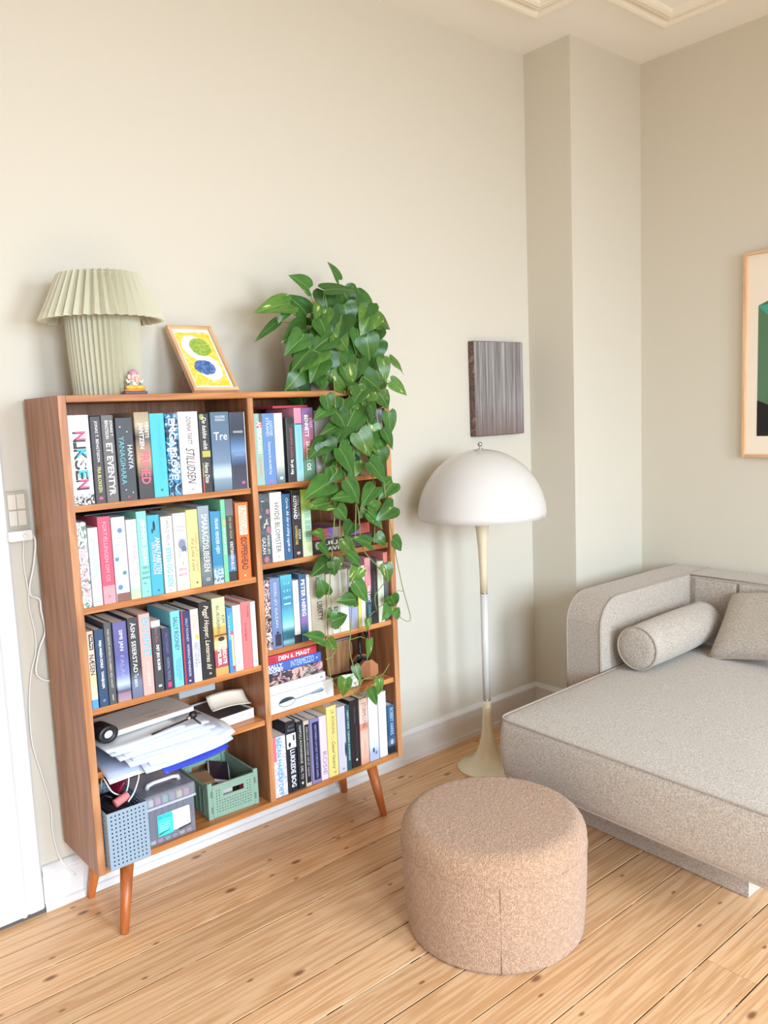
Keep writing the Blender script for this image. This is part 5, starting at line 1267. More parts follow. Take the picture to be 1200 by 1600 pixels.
bx = tag(prism('cardboard_box', [(-.128, -.073), (.128, -.073), (.128, .073), (-.128, .073)], 'z', 0, .014, [mat('box_beige', '#cfc5ba', .7)], None, .0015, 1, (.215, -.165, zz), (0, 0, math.radians(5))),
         'flat beige box with small rust lettering on the paper pile', 'box')
box('box_rim', -.126, .126, -.0738, -.072, .0005, .0125, mat('box_white', '#f0efed', .6), bx)
put_text('VORES HUS', '', mat('ink_c06a42', '#c06a42', .6), bx, (.02, -.045, .0144), (1, 0, 0), (0, 1, 0), .065, .010)
put_text('KOHSEL', 'i', mat('ink_b3aaa0', '#b3aaa0', .6), bx, (0, -.012, .0144), (1, 0, 0), (0, 1, 0), .09, .016)
# black roll with a white core at the far left
rl = thing('tape_roll', 'black tape roll with shiny white core at the left of the paper pile', 'tape', (.060, -.255, zz + .0005 + .024), (0, 0, math.radians(8)))
bm = bmesh.new()
add_lathe(bm, [(.012, -.03), (.024, -.03), (.026, -.027), (.026, .027), (.024, .03), (.012, .03), (.012, -.03)], 32)
o = from_bm('roll', bm, M_BLACK, rl, (0, 0, 0), (math.radians(90), 0, 0), True)
o.scale = (1.15, .95, 1)
o = lathe('core', [(0, -.026), (.0118, -.026), (.0118, .026), (0, .026)], mat('core_white', '#e6e8e6', .25), rl, 24, (0, 0, 0), (math.radians(90), 0, 0))
o.scale = (1.15, .95, 1)
# black stylus with a round tassel knob resting on the papers
st = thing('antenna_stick', 'thin black stick with a round black knob lying on the papers', 'stick', (.30, -.300, zz + .004), (0, 0, 0))
tube('stick', [(-.125, -.012, -.004), (0, 0, .006)], .0028, M_BLACK, st)
blob('knob', (.010, .002, .012), (.013, .011, .012), '#161618', st)
lathe('collar', [(0, -.006), (.006, -.006), (.006, .006), (0, .006)], mat('steel', '#b9b9b9', .25, 1), st, 16, (-.004, 0, .007), (0, math.radians(80), 0))
tube('strap', [(.006, -.004, .006), (.016, -.016, -.006), (.022, -.022, -.012)], .0026, M_BLACK, st)
# white flat box with a dark tablet in it, standing to the right
tb = thing('product_box', 'open white flat box holding a dark grey tablet beside the papers', 'box', (.478, -.150, Z5), (0, 0, math.radians(4)))
bm = bmesh.new()
add_box(bm, -.066, .066, -.090, .090, 0, .003)
from_bm('box_floor', bm, M_WPLAST, tb)
for q in ((-.066, .066, -.090, -.0875), (-.066, .066, .0875, .090), (-.066, -.0635, -.0875, .0875), (.0635, .066, -.0875, .0875)):
    box('box_side', *q, .003, .030, M_WPLAST, tb)
box('tablet', -.062, .062, -.086, .086, .0035, .026, mat('tablet_dark', '#4a4142', .4), tb, .002)
put_text('10 W', '', mat('ink_555', '#555555', .5), tb, (.022, -.0904, .017), (1, 0, 0), (0, 0, 1), .016, .007)
put_text('Content', 'i', mat('ink_889', '#8a8f99', .5), tb, (.046, -.0904, .014), (1, 0, 0), (0, 0, 1), .024, .006)
# curled cream booklet page
bm = bmesh.new()
rows = []
for j in range(9):
    v = j / 8
    rows.append([bm.verts.new((-.062 + .124 * u, -.035 + .07 * v, .030 * (v - .5) ** 2 * 4 * .35 + .018 * math.sin(math.pi * u) * .3 + v * .030)) for u in [k / 8 for k in range(9)]])
for a, b2 in zip(rows, rows[1:]):
    for k in range(8):
        bm.faces.new((a[k], a[k + 1], b2[k + 1], b2[k]))
r = bmesh.ops.extrude_face_region(bm, geom=list(bm.faces))
bmesh.ops.translate(bm, vec=(0, 0, .0012), verts=[g for g in r['geom'] if isinstance(g, bmesh.types.BMVert)])
tag(from_bm('leaflet', bm, mat('cream_paper', '#f0e6d0', .75), None, (.490, -.185, Z5 + .0345), (0, 0, math.radians(-10)), True), 'curled cream leaflet lying on the white tablet box', 'leaflet')
# clear tray behind
tr = thing('plastic_tray', 'small clear plastic tray at the back of the low left shelf', 'tray', (.405, -.100, zz + .018))
M_CLEAR = glass_mat('tray_clear', '#b9c4c8', .55, .12)
box('tray_floor', -.060, .060, -.045, .045, 0, .002, M_CLEAR, tr)
for q in ((-.062, .062, -.047, -.045), (-.062, .062, .045, .047), (-.062, -.060, -.045, .045), (.060, .062, -.045, .045)):
    box('tray_side', *q, .0, .050, M_CLEAR, tr)
box('tray_rim', -.066, .066, -.051, -.047, .046, .051, M_CLEAR, tr, .001)

# ------------------------------------------------------------ bottom left: perforated bin
Z6 = .2147
pb = thing('perforated_bin', 'light blue perforated metal bin full of cables at the bottom left', 'bin', (.083, -.218, Z6))
M_BIN = mat('bin_blue', '#8a9cab', .5)
def holed(x0, x1, z0, z1, nx, nz, fr, axis, off, m, name, par, th=.0015):
    """sheet with nx*nz square holes"""
    bm = bmesh.new()
    mx = .006
    px, pz = (x1 - x0 - 2 * mx) / nx, (z1 - z0 - 2 * mx) / nz
    xs = [x0]; zs = [z0]
    for i in range(nx):
        c = x0 + mx + px * (i + .5); xs += [c - px * fr / 2, c + px * fr / 2]
    for i in range(nz):
        c = z0 + mx + pz * (i + .5); zs += [c - pz * fr / 2, c + pz * fr / 2]
    xs.append(x1); zs.append(z1)
    G = {}
    def g(i, j):
        if (i, j) not in G:
            G[(i, j)] = bm.verts.new((xs[i], off, zs[j]) if axis == 'y' else (off, xs[i], zs[j]))
        return G[(i, j)]
    for i in range(len(xs) - 1):
        for j in range(len(zs) - 1):
            if i % 2 == 1 and j % 2 == 1:
                continue
            bm.faces.new((g(i, j), g(i + 1, j), g(i + 1, j + 1), g(i, j + 1)))
    r = bmesh.ops.extrude_face_region(bm, geom=list(bm.faces))
    d = (0, th, 0) if axis == 'y' else (th, 0, 0)
    bmesh.ops.translate(bm, vec=d, verts=[q for q in r['geom'] if isinstance(q, bmesh.types.BMVert)])
    return from_bm(name, bm, m, par)
holed(-.058, .058, 0, .163, 9, 13, .36, 'y', -.103, M_BIN, 'front_panel', pb)
holed(-.058, .058, 0, .163, 9, 13, .36, 'y', .102, M_BIN, 'back_panel', pb)
holed(-.1015, .102, 0, .163, 14, 13, .36, 'x', -.058, M_BIN, 'side_panel', pb)
holed(-.1015, .102, 0, .163, 14, 13, .36, 'x', .0565, M_BIN, 'side_panel', pb)
box('bin_floor', -.0565, .0565, -.1015, .102, 0, .0015, M_BIN, pb)
# things in the bin
M_DK = mat('dark_cloth', '#1e1b20', .8)
bag = thing('cable_pouch', 'black crumpled pouch filling the perforated bin', 'pouch', (.083, -.225, Z6 + .004))
bm = bmesh.new()
bmesh.ops.create_icosphere(bm, subdivisions=4, radius=1)
rd = random.Random(4)
for v in bm.verts:
    n = v.co.normalized()
    k = 1 + .06 * math.sin(9 * n.x + 2) * math.sin(8 * n.y) + .05 * math.sin(13 * n.z + 4 * n.x)
    e = lambda q: math.copysign(abs(q) ** .45, q)
    v.co = Vector((e(n.x) * .050, e(n.y) * .090, e(n.z) * .072 + .074)) * 1
    v.co.x *= k * .97; v.co.y *= k * .97; v.co.z = .002 + (v.co.z) * (1 + .05 * math.sin(20 * n.x + 9 * n.y))
from_bm('pouch', bm, M_DK, bag, smooth=True)
tag(box('red_case', -.022, .022, -.05, .05, -.006, .006, mat('case_red', '#7a1630', .4), None, .004, 2, (.105, -.185, .405), (math.radians(20), math.radians(-55), math.radians(-15)), True), 'dark red case sticking up out of the perforated bin', 'case')
bm = bmesh.new()
add_lathe(bm, [(0, -.022)] + [(.011 + (.0016 if k % 2 else 0), -.022 + .044 * k / 16) for k in range(17)] + [(0, .022)], 24)
tag(from_bm('hair_roller', bm, mat('roller_pink', '#e07f80', .6), None, (.088, -.272, .383), (0, math.radians(78), math.radians(12)), True), 'pink ribbed roller lying on top of the perforated bin', 'roller')
M_CORD = mat('cord_white', '#ded9cf', .4)
c1 = [(.060, -.20, .40), (.055, -.235, .445), (.075, -.245, .40), (.108, -.25, .385), (.125, -.245, .43), (.112, -.225, .458), (.090, -.21, .44)]
tag(tube('coiled_cord', catmull(c1), .0022, M_CORD), 'thin white cord looping above the perforated bin', 'cord')
c2 = [(.100, -.29, .378), (.122, -.284, .398), (.143, -.272, .430), (.147, -.257, .447), (.136, -.237, .452), (.118, -.23, .446)]
tag(tube('earphone_cord', catmull(c2), .0022, M_CORD), 'white earphone cord arching from the perforated bin over the marker box', 'cord')
c3 = [(.040, -.24, .378), (.045, -.25, .40), (.062, -.262, .395), (.070, -.255, .378)]
tag(tube('black_cable', catmull(c3), .003, M_BLACK), 'black cable end in the left of the perforated bin', 'cable')

# ------------------------------------------------------------ marker box
mb = thing('marker_box', 'clear grey plastic carry box of marker pens with turquoise and white label', 'box', (.229, -.205, Z6))
M_MB = glass_mat('marker_box_clear', '#9a9fae', .30, .12)
M_MBL = glass_mat('marker_lid_clear', '#b0b2be', .30, .15)
hw, hd, hb = .074, .074, .118
for nm, q in (('box_floor', (-hw, hw, -hd, hd, 0, .002)), ('box_front', (-hw, hw, -hd, -hd + .0018, .002, hb)), ('box_back', (-hw, hw, hd - .0018, hd, .002, hb)),
              ('box_side', (-hw, -hw + .0018, -hd + .0018, hd - .0018, .002, hb)), ('box_side', (hw - .0018, hw, -hd + .0018, hd - .0018, .002, hb))):
    box(nm, *q, M_MB, mb)
box('insert', -hw + .006, hw - .006, -hd + .020, hd - .006, .003, .108, mat('insert_dark', '#3a3a44', .6), mb)
L2 = hw + .004
lid = box('lid', -L2, L2, -hd - .004, hd + .004, .150, .154, M_MBL, mb, .001)
for q in ((-L2, L2, -hd - .004, -hd - .002), (-L2, L2, hd + .002, hd + .004), (-L2, -L2 + .002, -hd - .002, hd + .002), (L2 - .002, L2, -hd - .002, hd + .002)):
    box('lid_skirt', *q, .112, .150, M_MBL, mb)
box('lid_bead', -L2 - .001, L2 + .001, -hd - .0065, -hd - .0045, .110, .117, mat('lid_bead', '#b3b7c2', .3), lid, .0008)
hd_ = tube('handle', [(-.050, -.030, .155), (-.046, -.034, .166), (-.030, -.036, .170), (.030, -.036, .170), (.046, -.034, .166), (.050, -.030, .155)], [.0075, .0065, .0055, .0055, .0065, .0075], mat('handle_clear', '#d5d3d6', .2), lid, 10)
stk = prism('label_sticker', rrect(-.044, .058, .026, .086, .004), 'y', -hd - .0004, -hd - .0001, mat('sticker_white', '#efeeee', .4), mb)
prism('label_panel', rrect(-.044, .004, .022, .086, .004), 'y', -hd - .0009, -hd - .0005, noise_mat(['#35c4c4', '#3fcbd0', '#45c9a8'], 12), stk)
for i in range(4):
    bm = bmesh.new()
    add_tube(bm, [(-.037 + i * .011 + .0042 * math.cos(a * math.pi / 8), -hd - .0011, .077 + .0042 * math.sin(a * math.pi / 8)) for a in range(16)], .0006, 4, True)
    from_bm('label_ring', bm, mat('ring_dark', '#1f5560', .5), stk)
for i in range(4):
    flat('label_line', [(-.038, .058 - i * .007), (-.004 - i * .003, .058 - i * .007), (-.004 - i * .003, .0595 - i * .007), (-.038, .0595 - i * .007)], mat('line_white', '#bff0ea', .5), stk, (0, -hd - .0011, 0))
for i in range(6):
    flat('label_line', [(.010, .074 - i * .005), (.050, .074 - i * .005), (.050, .0748 - i * .005), (.010, .0748 - i * .005)], mat('line_grey', '#b9bac2', .5), stk, (0, -hd - .0006, 0))
for i in range(7):
    flat('label_bar', [(.036 + i * .002, .036), (.0368 + i * .002 + (i % 3) * .0003, .036), (.0368 + i * .002 + (i % 3) * .0003, .043), (.036 + i * .002, .043)], mat('bar_grey', '#77777f', .5), stk, (0, -hd - .0006, 0))
flat('label_band', [(.020, .020), (.060, .026), (.060, .031), (.020, .027)], mat('bar_black', '#33343a', .5), stk, (0, -hd - .0010, 0))
flat('label_pen', [(-.042, .030), (-.010, .035), (-.004, .0365), (-.010, .0335), (-.042, .026)], mat('pen_dark', '#17423c', .5), stk, (0, -hd - .0012, 0))
caps = [('white', '#e9e2e4'), ('pink', '#d98ab0'), ('mint green', '#6fc9b4'), ('grey', '#8f93a4'), ('yellow', '#e3cf9a'), ('rose', '#d98a94')]
for i, (cn, cc) in enumerate(caps):
    mk = thing('marker_pen', 'marker pen with %s cap standing at the front of the clear marker box' % cn, 'pen', (.229 - .058 + i * .0225, -.205 - hd + .0105, Z6 + .0022), (0, 0, 0), 'marker pens in the clear box')
    box('barrel', -.0075, .0075, -.0065, .0065, .010, .112, mat('marker_barrel', '#454550', .5), mk, .002)
    box('cap', -.0085, .0085, -.0075, .0075, .112, .134, mat('cap' + cc, cc, .4), mk, .002)
    box('cap', -.0085, .0085, -.0075, .0075, 0, .010, mat('cap' + cc, cc, .4), mk, .002)

# ------------------------------------------------------------ folding crate
cr = thing('folding_crate', 'sage green plastic folding crate with lattice sides and hand slots', 'crate', (.449, -.152, Z6), (0, 0, math.radians(-2)))
M_CR = mat('crate_green', '#809c8a', .45)
cw, cd, chh = .087, .112, .116
def lattice(x0, x1, z0, z1, nx, nz, name, loc, rotz, slot):
    """end panel: frame, diamond lattice and a hand slot"""
    bm = bmesh.new()
    th = .004
    xs = [x0 + (x1 - x0) * i / nx for i in range(nx + 1)]
    zs = [z0 + (z1 - z0) * j / nz for j in range(nz + 1)]
    for i in range(nx):
        for j in range(nz):
            a, b2, c, d = xs[i], xs[i + 1], zs[j], zs[j + 1]
            mx_, mz_ = (a + b2) / 2, (c + d) / 2
            inslot = slot and slot[0] <= mx_ <= slot[1] and slot[2] <= mz_ <= slot[3]
            if inslot:
                continue
            solid = i in (0, nx - 1) or j in (0, nz - 1) or (slot and slot[0] - .006 <= mx_ <= slot[1] + .006 and slot[2] - .006 <= mz_ <= slot[3] + .006)
            O = [(a, c), (b2, c), (b2, d), (a, d)]
            if solid:
                bm.faces.new([bm.verts.new((x, 0, z)) for x, z in O])
            else:
                k = .30
                flip = (i + j) % 2
                I = [(mx_ + (x - mx_) * k * (1.9 if (q % 2 == flip) else .8), mz_ + (z - mz_) * k * (1.9 if (q % 2 == flip) else .8)) for q, (x, z) in enumerate(O)]
                ov = [bm.verts.new((x, 0, z)) for x, z in O]
                iv = [bm.verts.new((x, 0, z)) for x, z in I]
                for q in range(4):
                    bm.faces.new((ov[q], ov[(q + 1) % 4], iv[(q + 1) % 4], iv[q]))
    bmesh.ops.remove_doubles(bm, verts=bm.verts, dist=1e-6)
    r = bmesh.ops.extrude_face_region(bm, geom=list(bm.faces))
    bmesh.ops.translate(bm, vec=(0, th, 0), verts=[q for q in r['geom'] if isinstance(q, bmesh.types.BMVert)])
    return from_bm(name, bm, M_CR, cr, loc, (0, 0, rotz))
lattice(-cw + .016, cw - .016, .006, .100, 16, 11, 'end_panel', (0, -cd, 0), 0, (-.035, .035, .066, .086))
lattice(-cw + .016, cw - .016, .006, .100, 16, 11, 'end_panel', (0, cd - .004, 0), 0, (-.035, .035, .066, .086))
for sx in (-1, 1):
    for sy in (-1, 1):
        bm = bmesh.new()
        add_box(bm, min(sx * cw, sx * (cw - .016)), max(sx * cw, sx * (cw - .016)), min(sy * cd, sy * (cd - .010)), max(sy * cd, sy * (cd - .010)), 0, chh, .0015)
        from_bm('corner_post', bm, M_CR, cr)
        for zz_ in (.030, .080):
            box('hinge', sx * (cw - .012) - .003, sx * (cw - .012) + .003, sy * cd - .0015, sy * cd + .0015, zz_ - .010, zz_ + .010, mat('crate_dark', '#5d7d6e', .5), cr, .0006)
    box('side_panel', min(sx * cw, sx * (cw - .004)), max(sx * cw, sx * (cw - .004)), -cd + .010, cd - .010, .004, .100, M_CR, cr)
    for k in range(7):
        yy = -cd + .030 + k * .027
        box('side_rib', sx * cw - .0012 * (1 if sx < 0 else -1) - .001, sx * cw - .0012 * (1 if sx < 0 else -1) + .001, yy - .003, yy + .003, .012, .092, mat('crate_dark', '#5d7d6e', .5), cr)
box('crate_floor', -cw + .004, cw - .004, -cd + .004, cd - .004, 0, .004, M_CR, cr)
for y0 in (-cd - .002, cd - .006):
    box('rim', -cw + .014, cw - .014, y0, y0 + .008, .100, .107, M_CR, cr, .001)
box('rim', -cw - .001, -cw + .006, -cd + .008, cd - .008, .100, .106, M_CR, cr, .001)
box('rim', cw - .006, cw + .001, -cd + .008, cd - .008, .100, .106, M_CR, cr, .001)
cx_, cy_ = .449, -.152
tag(box('carton', -.03, .03, -.045, .045, 0, .080, mat('carton_brown', '#a9835c', .7), None, .001, 1, (.405, -.135, Z6 + .0045), (0, 0, math.radians(-12))), 'brown carton standing in the green crate', 'carton')
pc = tag(box('phone_case', -.035, .035, -.060, .060, 0, .012, mat('case_white', '#d9dcd0', .4), None, .003, 2, (.474, -.115, Z6 + .068), (math.radians(8), math.radians(14), math.radians(-25)), True), 'white rimmed phone case lying on top in the green crate', 'case')
box('screen', -.031, .031, -.055, .055, .0122, .0132, mat('screen_dark', '#2b2430', .2), pc, .0005)
tag(box('notepad', -.030, .030, -.040, .040, 0, .058, mat('pad_dark', '#2c2a2e', .6), None, .001, 1, (.472, -.125, Z6 + .0046), (0, 0, math.radians(-8))), 'dark notepad block under the phone case in the green crate', 'notepad')
tag(lathe('thread_spool', [(0, 0), (.014, 0), (.014, .003), (.010, .004), (.010, .036), (.014, .037), (.014, .040), (0, .040)], mat('spool_red', '#9c2038', .5), None, 20, (.492, -.232, Z6 + .044)), 'dark red spool behind the front slot of the green crate', 'spool')
tag(box('card_box', -.028, .028, -.016, .016, 0, .076, mat('cardbox_grey', '#b5ada6', .6), None, .001, 1, (.425, -.228, Z6 + .0045), (0, 0, math.radians(-4))), 'pale grey card box behind the front slot of the green crate', 'box')
tag(box('pencil_case', -.03, .03, -.016, .016, 0, .038, mat('pencilcase', '#54505a', .6), None, .003, 2, (.492, -.232, Z6 + .0045), (0, 0, 0), True), 'grey pencil case under the red spool in the green crate', 'case')

# ------------------------------------------------------------ right column, fourth shelf: headphones, speaker
wb = thing('wooden_speaker', 'small walnut speaker with grey top at the back of the fourth shelf', 'speaker', (.985, -.085, Z4), (0, 0, math.radians(-6)))
M_WAL = wood_mat('walnut', '#7a5232', '#956a44', '#a97d56', 'z', False, .45)
box('cabinet', -.055, .055, -.045, .045, .008, .128, M_WAL, wb, .004, 2)
box('top_plate', -.054, .054, -.044, .044, .128, .134, mat('speaker_grey', '#8f8d92', .5), wb, .003)
box('foot', -.050, .050, -.040, .040, 0, .008, M_BLACK, wb, .002)
hp = thing('headphones', 'black headband headphones with octagonal wooden ear cup', 'headphones', (1.030, -.205, Z4 + .040), (0, 0, math.radians(-20)))
oct_ = [(.038 * math.cos(math.radians(22.5 + 45 * i)), .038 * math.sin(math.radians(22.5 + 45 * i))) for i in range(8)]
M_WCUP = wood_mat('cup_wood', '#7d4a2a', '#96603a', '#aa744c', 'z', False, .4)
for sy, nm in ((-1, 'ear_cup'), (1, 'ear_cup')):
    q = prism(nm, oct_, 'y', sy * .040 - .012, sy * .040 + .012, M_WCUP, hp, .003)
    prism('ear_pad', [(x * .9, z * .9) for x, z in oct_], 'y', sy * .026 - .008 if sy < 0 else sy * .018 , sy * .026 + .008 if sy < 0 else sy * .028, M_BLACK, q, .003)
tube('headband', catmull([(0, -.040, .030), (.002, -.052, .080), (.002, -.030, .128), (.002, 0, .138), (.002, .030, .128), (.002, .052, .080), (0, .040, .030)]), .0065, M_BLACK, hp, 10)
tag(tube('headphone_cable', catmull([(.940, -.232, .680), (.956, -.240, .64), (.985, -.245, .590), (1.01, -.246, .560)]), .0028, M_BLACK), 'black cable hanging slantwise in front of the walnut speaker', 'cable')
tag(tube('bookmark_ribbon', [(.990, -.286, .712), (.990, -.2885, .700), (.991, -.2885, .668), (.990, -.288, .640)], .0018, mat('ribbon_red', '#e0455a', .6)), 'red bookmark ribbon hanging below the third right shelf', 'ribbon')
tag(box('gift_card', -.032, .032, -.0012, .0012, 0, .045, noise_mat(['#eef0ea', '#e8ece4', '#8fae7a', '#f0f0ec'], 60), None, .0005, 1, (.925, -.255, Z4 + .0003), (math.radians(-14), 0, math.radians(-20))), 'small white card with green print behind the spoon cookbook', 'card')

# ------------------------------------------------------------ mushroom floor lamp
fl = thing('floor_lamp', 'white domed floor lamp with trumpet foot beside the sofa', 'lamp', (1.590, -.272, 0))
M_LAMPW = mat('lamp_white', '#d3d0cb', .10, 0, .6)
M_LAMPC = mat('lamp_cream', '#d9ccae', .2)
M_STEEL = mat('lamp_steel', '#b5b2ab', .2, 1)
foot = [(0, 0), (.123, 0), (.1245, .003), (.122, .006), (.108, .011), (.086, .020), (.064, .036), (.046, .060), (.034, .092), (.026, .130), (.0205, .180), (.0175, .230), (.016, .276), (0, .276)]
lathe('trumpet_foot', foot, M_LAMPC, fl, 64)
lathe('collar', [(0, .276), (.0165, .276), (.0165, .281), (0, .281)], M_STEEL, fl, 32)
lathe('pole', [(0, .281), (.0145, .281), (.0145, .708), (0, .708)], M_LAMPW, fl, 32)
lathe('collar', [(0, .708), (.0150, .708), (.0150, .712), (0, .712)], M_STEEL, fl, 32)
lathe('neck', [(0, .712), (.0145, .712), (.0150, .80), (.018, .88), (.0235, .95), (.031, 1.005), (.050, 1.06), (.0, 1.06)], M_LAMPC, fl, 40)
R_ = .249
dome = []
for k in range(0, 17):
    a = math.radians(90 * k / 16)
    dome.append((R_ * math.sin(a), 1.012 + .262 * math.cos(a)))
prof = dome + [(R_ - .004, 1.012)] + [((R_ - .004) * math.sin(math.radians(90 - 90 * k / 12)), 1.012 + .258 * math.cos(math.radians(90 - 90 * k / 12))) for k in range(1, 12)] + [(0, 1.270)]
sh_ = lathe('lamp_shade', prof, M_LAMPW, fl, 96)
lathe('finial', [(0, 1.272), (.012, 1.273), (.012, 1.276), (.004, 1.278), (.004, 1.283), (.0085, 1.287), (.0105, 1.293), (.0085, 1.299), (0, 1.302)], mat('chrome', '#c9c9c9', .08, 1), fl, 32)
blob_ = lathe('bulb', [(0, 1.06), (.016, 1.06), (.018, 1.09), (.030, 1.13), (.026, 1.16), (0, 1.175)], mat('bulb_white', '#f2f0ea', .3), fl, 24)

# ------------------------------------------------------------ dark streaked panel on the wall
def streak_mat():
    m, nt, p = nodes_of('streaked_paint')
    N, Lk = nt.nodes.new, nt.links.new
    tc = N('ShaderNodeTexCoord')
    s = N('ShaderNodeVectorMath'); s.operation = 'MULTIPLY'; s.inputs[1].default_value = (60, 1, 1.3)
    n = N('ShaderNodeTexNoise'); n.inputs['Scale'].default_value = 1; n.inputs['Detail'].default_value = 6; n.inputs['Roughness'].default_value = .7
    Lk(tc.outputs['Object'], s.inputs[0]); Lk(s.outputs[0], n.inputs['Vector'])
    r = ramp(nt, [(.28, '#47423f'), (.45, '#7b7674'), (.6, '#a6a3a2'), (.75, '#cccbcc')])
    Lk(n.outputs['Fac'], r.inputs[0])
    sx = N('ShaderNodeSeparateXYZ'); Lk(tc.outputs['Object'], sx.inputs[0])
    mr = N('ShaderNodeMapRange'); mr.inputs[1].default_value = -.20; mr.inputs[2].default_value = -.06; mr.inputs[3].default_value = .75; mr.inputs[4].default_value = 0
    Lk(sx.outputs['Z'], mr.inputs[0])
    mx = N('ShaderNodeMix'); mx.data_type = 'RGBA'
    Lk(mr.outputs[0], mx.inputs[0]); Lk(r.outputs[0], mx.inputs[6]); mx.inputs[7].default_value = (*lin('#755a56'), 1)
    Lk(mx.outputs[2], p.inputs['Base Color'])
    p.inputs['Roughness'].default_value = .35
    return m
pa = thing('wall_panel', 'dark streaked grey wall panel with brown edges above the floor lamp', 'artwork', (1.980, 0, 1.510))
M_EDGE = noise_mat(['#4a3a36', '#6d4f46', '#4a3a36', '#8a6a5c'], 40)
box('board', -.157, .157, -.034, 0, -.2, .2, M_EDGE, pa, .003)
bm = bmesh.new(); add_box(bm, -.1545, .1545, -.0352, -.034, -.1975, .1975)
from_bm('painted_face', bm, streak_mat(), pa)

# ------------------------------------------------------------ framed print on the right wall
fp = thing('framed_print', 'large oak framed print of a green and black hexagonal shape on the right wall', 'picture', (XR, -1.045, 1.600))
PW, PH = .300, .425
box('frame_stile', -.030, 0, PW - .012, PW, -PH, PH, M_OAK, fp, .001)
box('frame_stile', -.030, 0, -PW, -PW + .012, -PH, PH, M_OAK, fp, .001)
M_OAK_Y = wood_mat('oak_frame_y', '#cf9f70', '#dcb083', '#e7c29a', 'y', False, .45, .8, .6)
box('frame_rail', -.030, 0, -PW + .012, PW - .012, PH - .012, PH, M_OAK_Y, fp, .001)
box('frame_rail', -.030, 0, -PW + .012, PW - .012, -PH, -PH + .012, M_OAK_Y, fp, .001)
box('print_paper', -.016, -.004, -PW + .010, PW - .010, -PH + .010, PH - .010, mat('print_paper', '#efe4d2', .7), fp)
def yflat(poly, col, k):
    me = bpy.data.meshes.new('print_shape')
    me.from_pydata([(0, y, z) for y, z in poly], [], [list(range(len(poly)))])
    link('print_shape', me, mat('print_' + col.strip('#'), col, .7), fp, (-.0165 - k * .0003, 0, 0))
L0, L1 = .240, -.240
yflat([(L0, .205), (0, .30), (L1, .205), (L1, -.20), (0, -.29), (L0, -.185)], '#55795a', 0)
yflat([(L0, .205), (0, .30), (L1, .205), (0, .225)], '#4f7358', 1)
yflat([(L0, .203), (.0, .225), (.0, -.02), (.12, .08)], '#3fa091', 2)
yflat([(L0, -.185 + .0), (L0, -.335), (L1, -.335), (L1, -.10), (0, -.29 + .0), (.10, -.245)], '#0d0d0f', 3)
yflat([(0, .225), (L1, .205), (L1, -.10), (0, -.05)], '#2f5f4e', 4)

# ------------------------------------------------------------ boucle pouf
po = thing('pouf', 'round dusty pink boucle pouf on the floorboards', 'pouf', (.861, -.961, 0))
R0, H0 = .255, .320
prof = [(0, 0), (R0 - .018, 0), (R0 - .010, .006)] + [(R0 - .010 + .010 * math.sin(math.pi * .5 * k / 8), .006 + .20 * k / 8) for k in range(1, 9)]
prof += [(R0, .23), (R0, .246)]
prof2 = [(R0 + .0005, .2475), (R0 + .001, .252), (R0, .262)] + [(R0 - .045 + .045 * math.cos(math.radians(90 * k / 10)), .272 + .045 * math.sin(math.radians(90 * k / 10))) for k in range(0, 11)]
prof2 += [(.17, .3185), (.10, .3198), (.05, .320), (0, .320)]
def fuzz(o, amp, seed):
    from mathutils import noise
    for v in o.data.vertices:
        d = noise.noise(v.co * 240) * amp
        v.co += v.normal * d
def dense(prof, step):
    out = [prof[0]]
    for a, b2 in zip(prof, prof[1:]):
        L_ = math.hypot(b2[0] - a[0], b2[1] - a[1])
        k = max(1, int(L_ / step))
        for i in range(1, k + 1):
            out.append((a[0] + (b2[0] - a[0]) * i / k, a[1] + (b2[1] - a[1]) * i / k))
    return out
o = lathe('side_band', dense(prof, .006), M_BOUCLE, po, 260); fuzz(o, .0014, 1)
o = lathe('seat_top', dense(prof2, .006), M_BOUCLE, po, 260); fuzz(o, .0014, 2)
bm = bmesh.new()
add_tube(bm, [((R0 + .0008) * math.cos(2 * math.pi * i / 120), (R0 + .0008) * math.sin(2 * math.pi * i / 120), .2465) for i in range(120)], .0022, 6, True)
from_bm('seam', bm, M_BOUCLE, po, smooth=True)
a_ = math.atan2(-2.4521 + .961, -.7509 - .861) + .06
bm = bmesh.new()
add_tube(bm, [((R0 - .008 + .009 * min(1, z / .2)) * math.cos(a_), (R0 - .008 + .009 * min(1, z / .2)) * math.sin(a_), z) for z in [.004 + .24 * k / 12 for k in range(13)]], .0016, 6)
from_bm('seam', bm, M_BOUCLE, po, smooth=True)

# ------------------------------------------------------------ sofa
so = thing('sofa', 'deep beige upholstered corner sofa with rounded back and piping', 'sofa', (1.9, -1.0, 0))
SB = Vector((1.9, -1.0, 0))
def S(p): return (p[0] - SB.x, p[1] - SB.y)
ZS, ZB = .390, .190
A_, B2, C_, D_ = (1.258, -.632), (2.54, -.602), (2.52, -1.62), (1.222, -1.605)
def rounded_poly(pts, r, n=6):
    out = []
    k = len(pts)
    for i in range(k):
        p0, p, p1 = Vector(pts[i - 1]), Vector(pts[i]), Vector(pts[(i + 1) % k])
        d0, d1 = (p0 - p).normalized(), (p1 - p).normalized()
        a, b2 = p + d0 * r, p + d1 * r
        for j in range(n + 1):
            t = j / n
            out.append(tuple((a * (1 - t) ** 2 + p * 2 * t * (1 - t) + b2 * t ** 2)))
    return out
base_poly = rounded_poly([S(A_), S(B2), S(C_), S(D_)], .045)
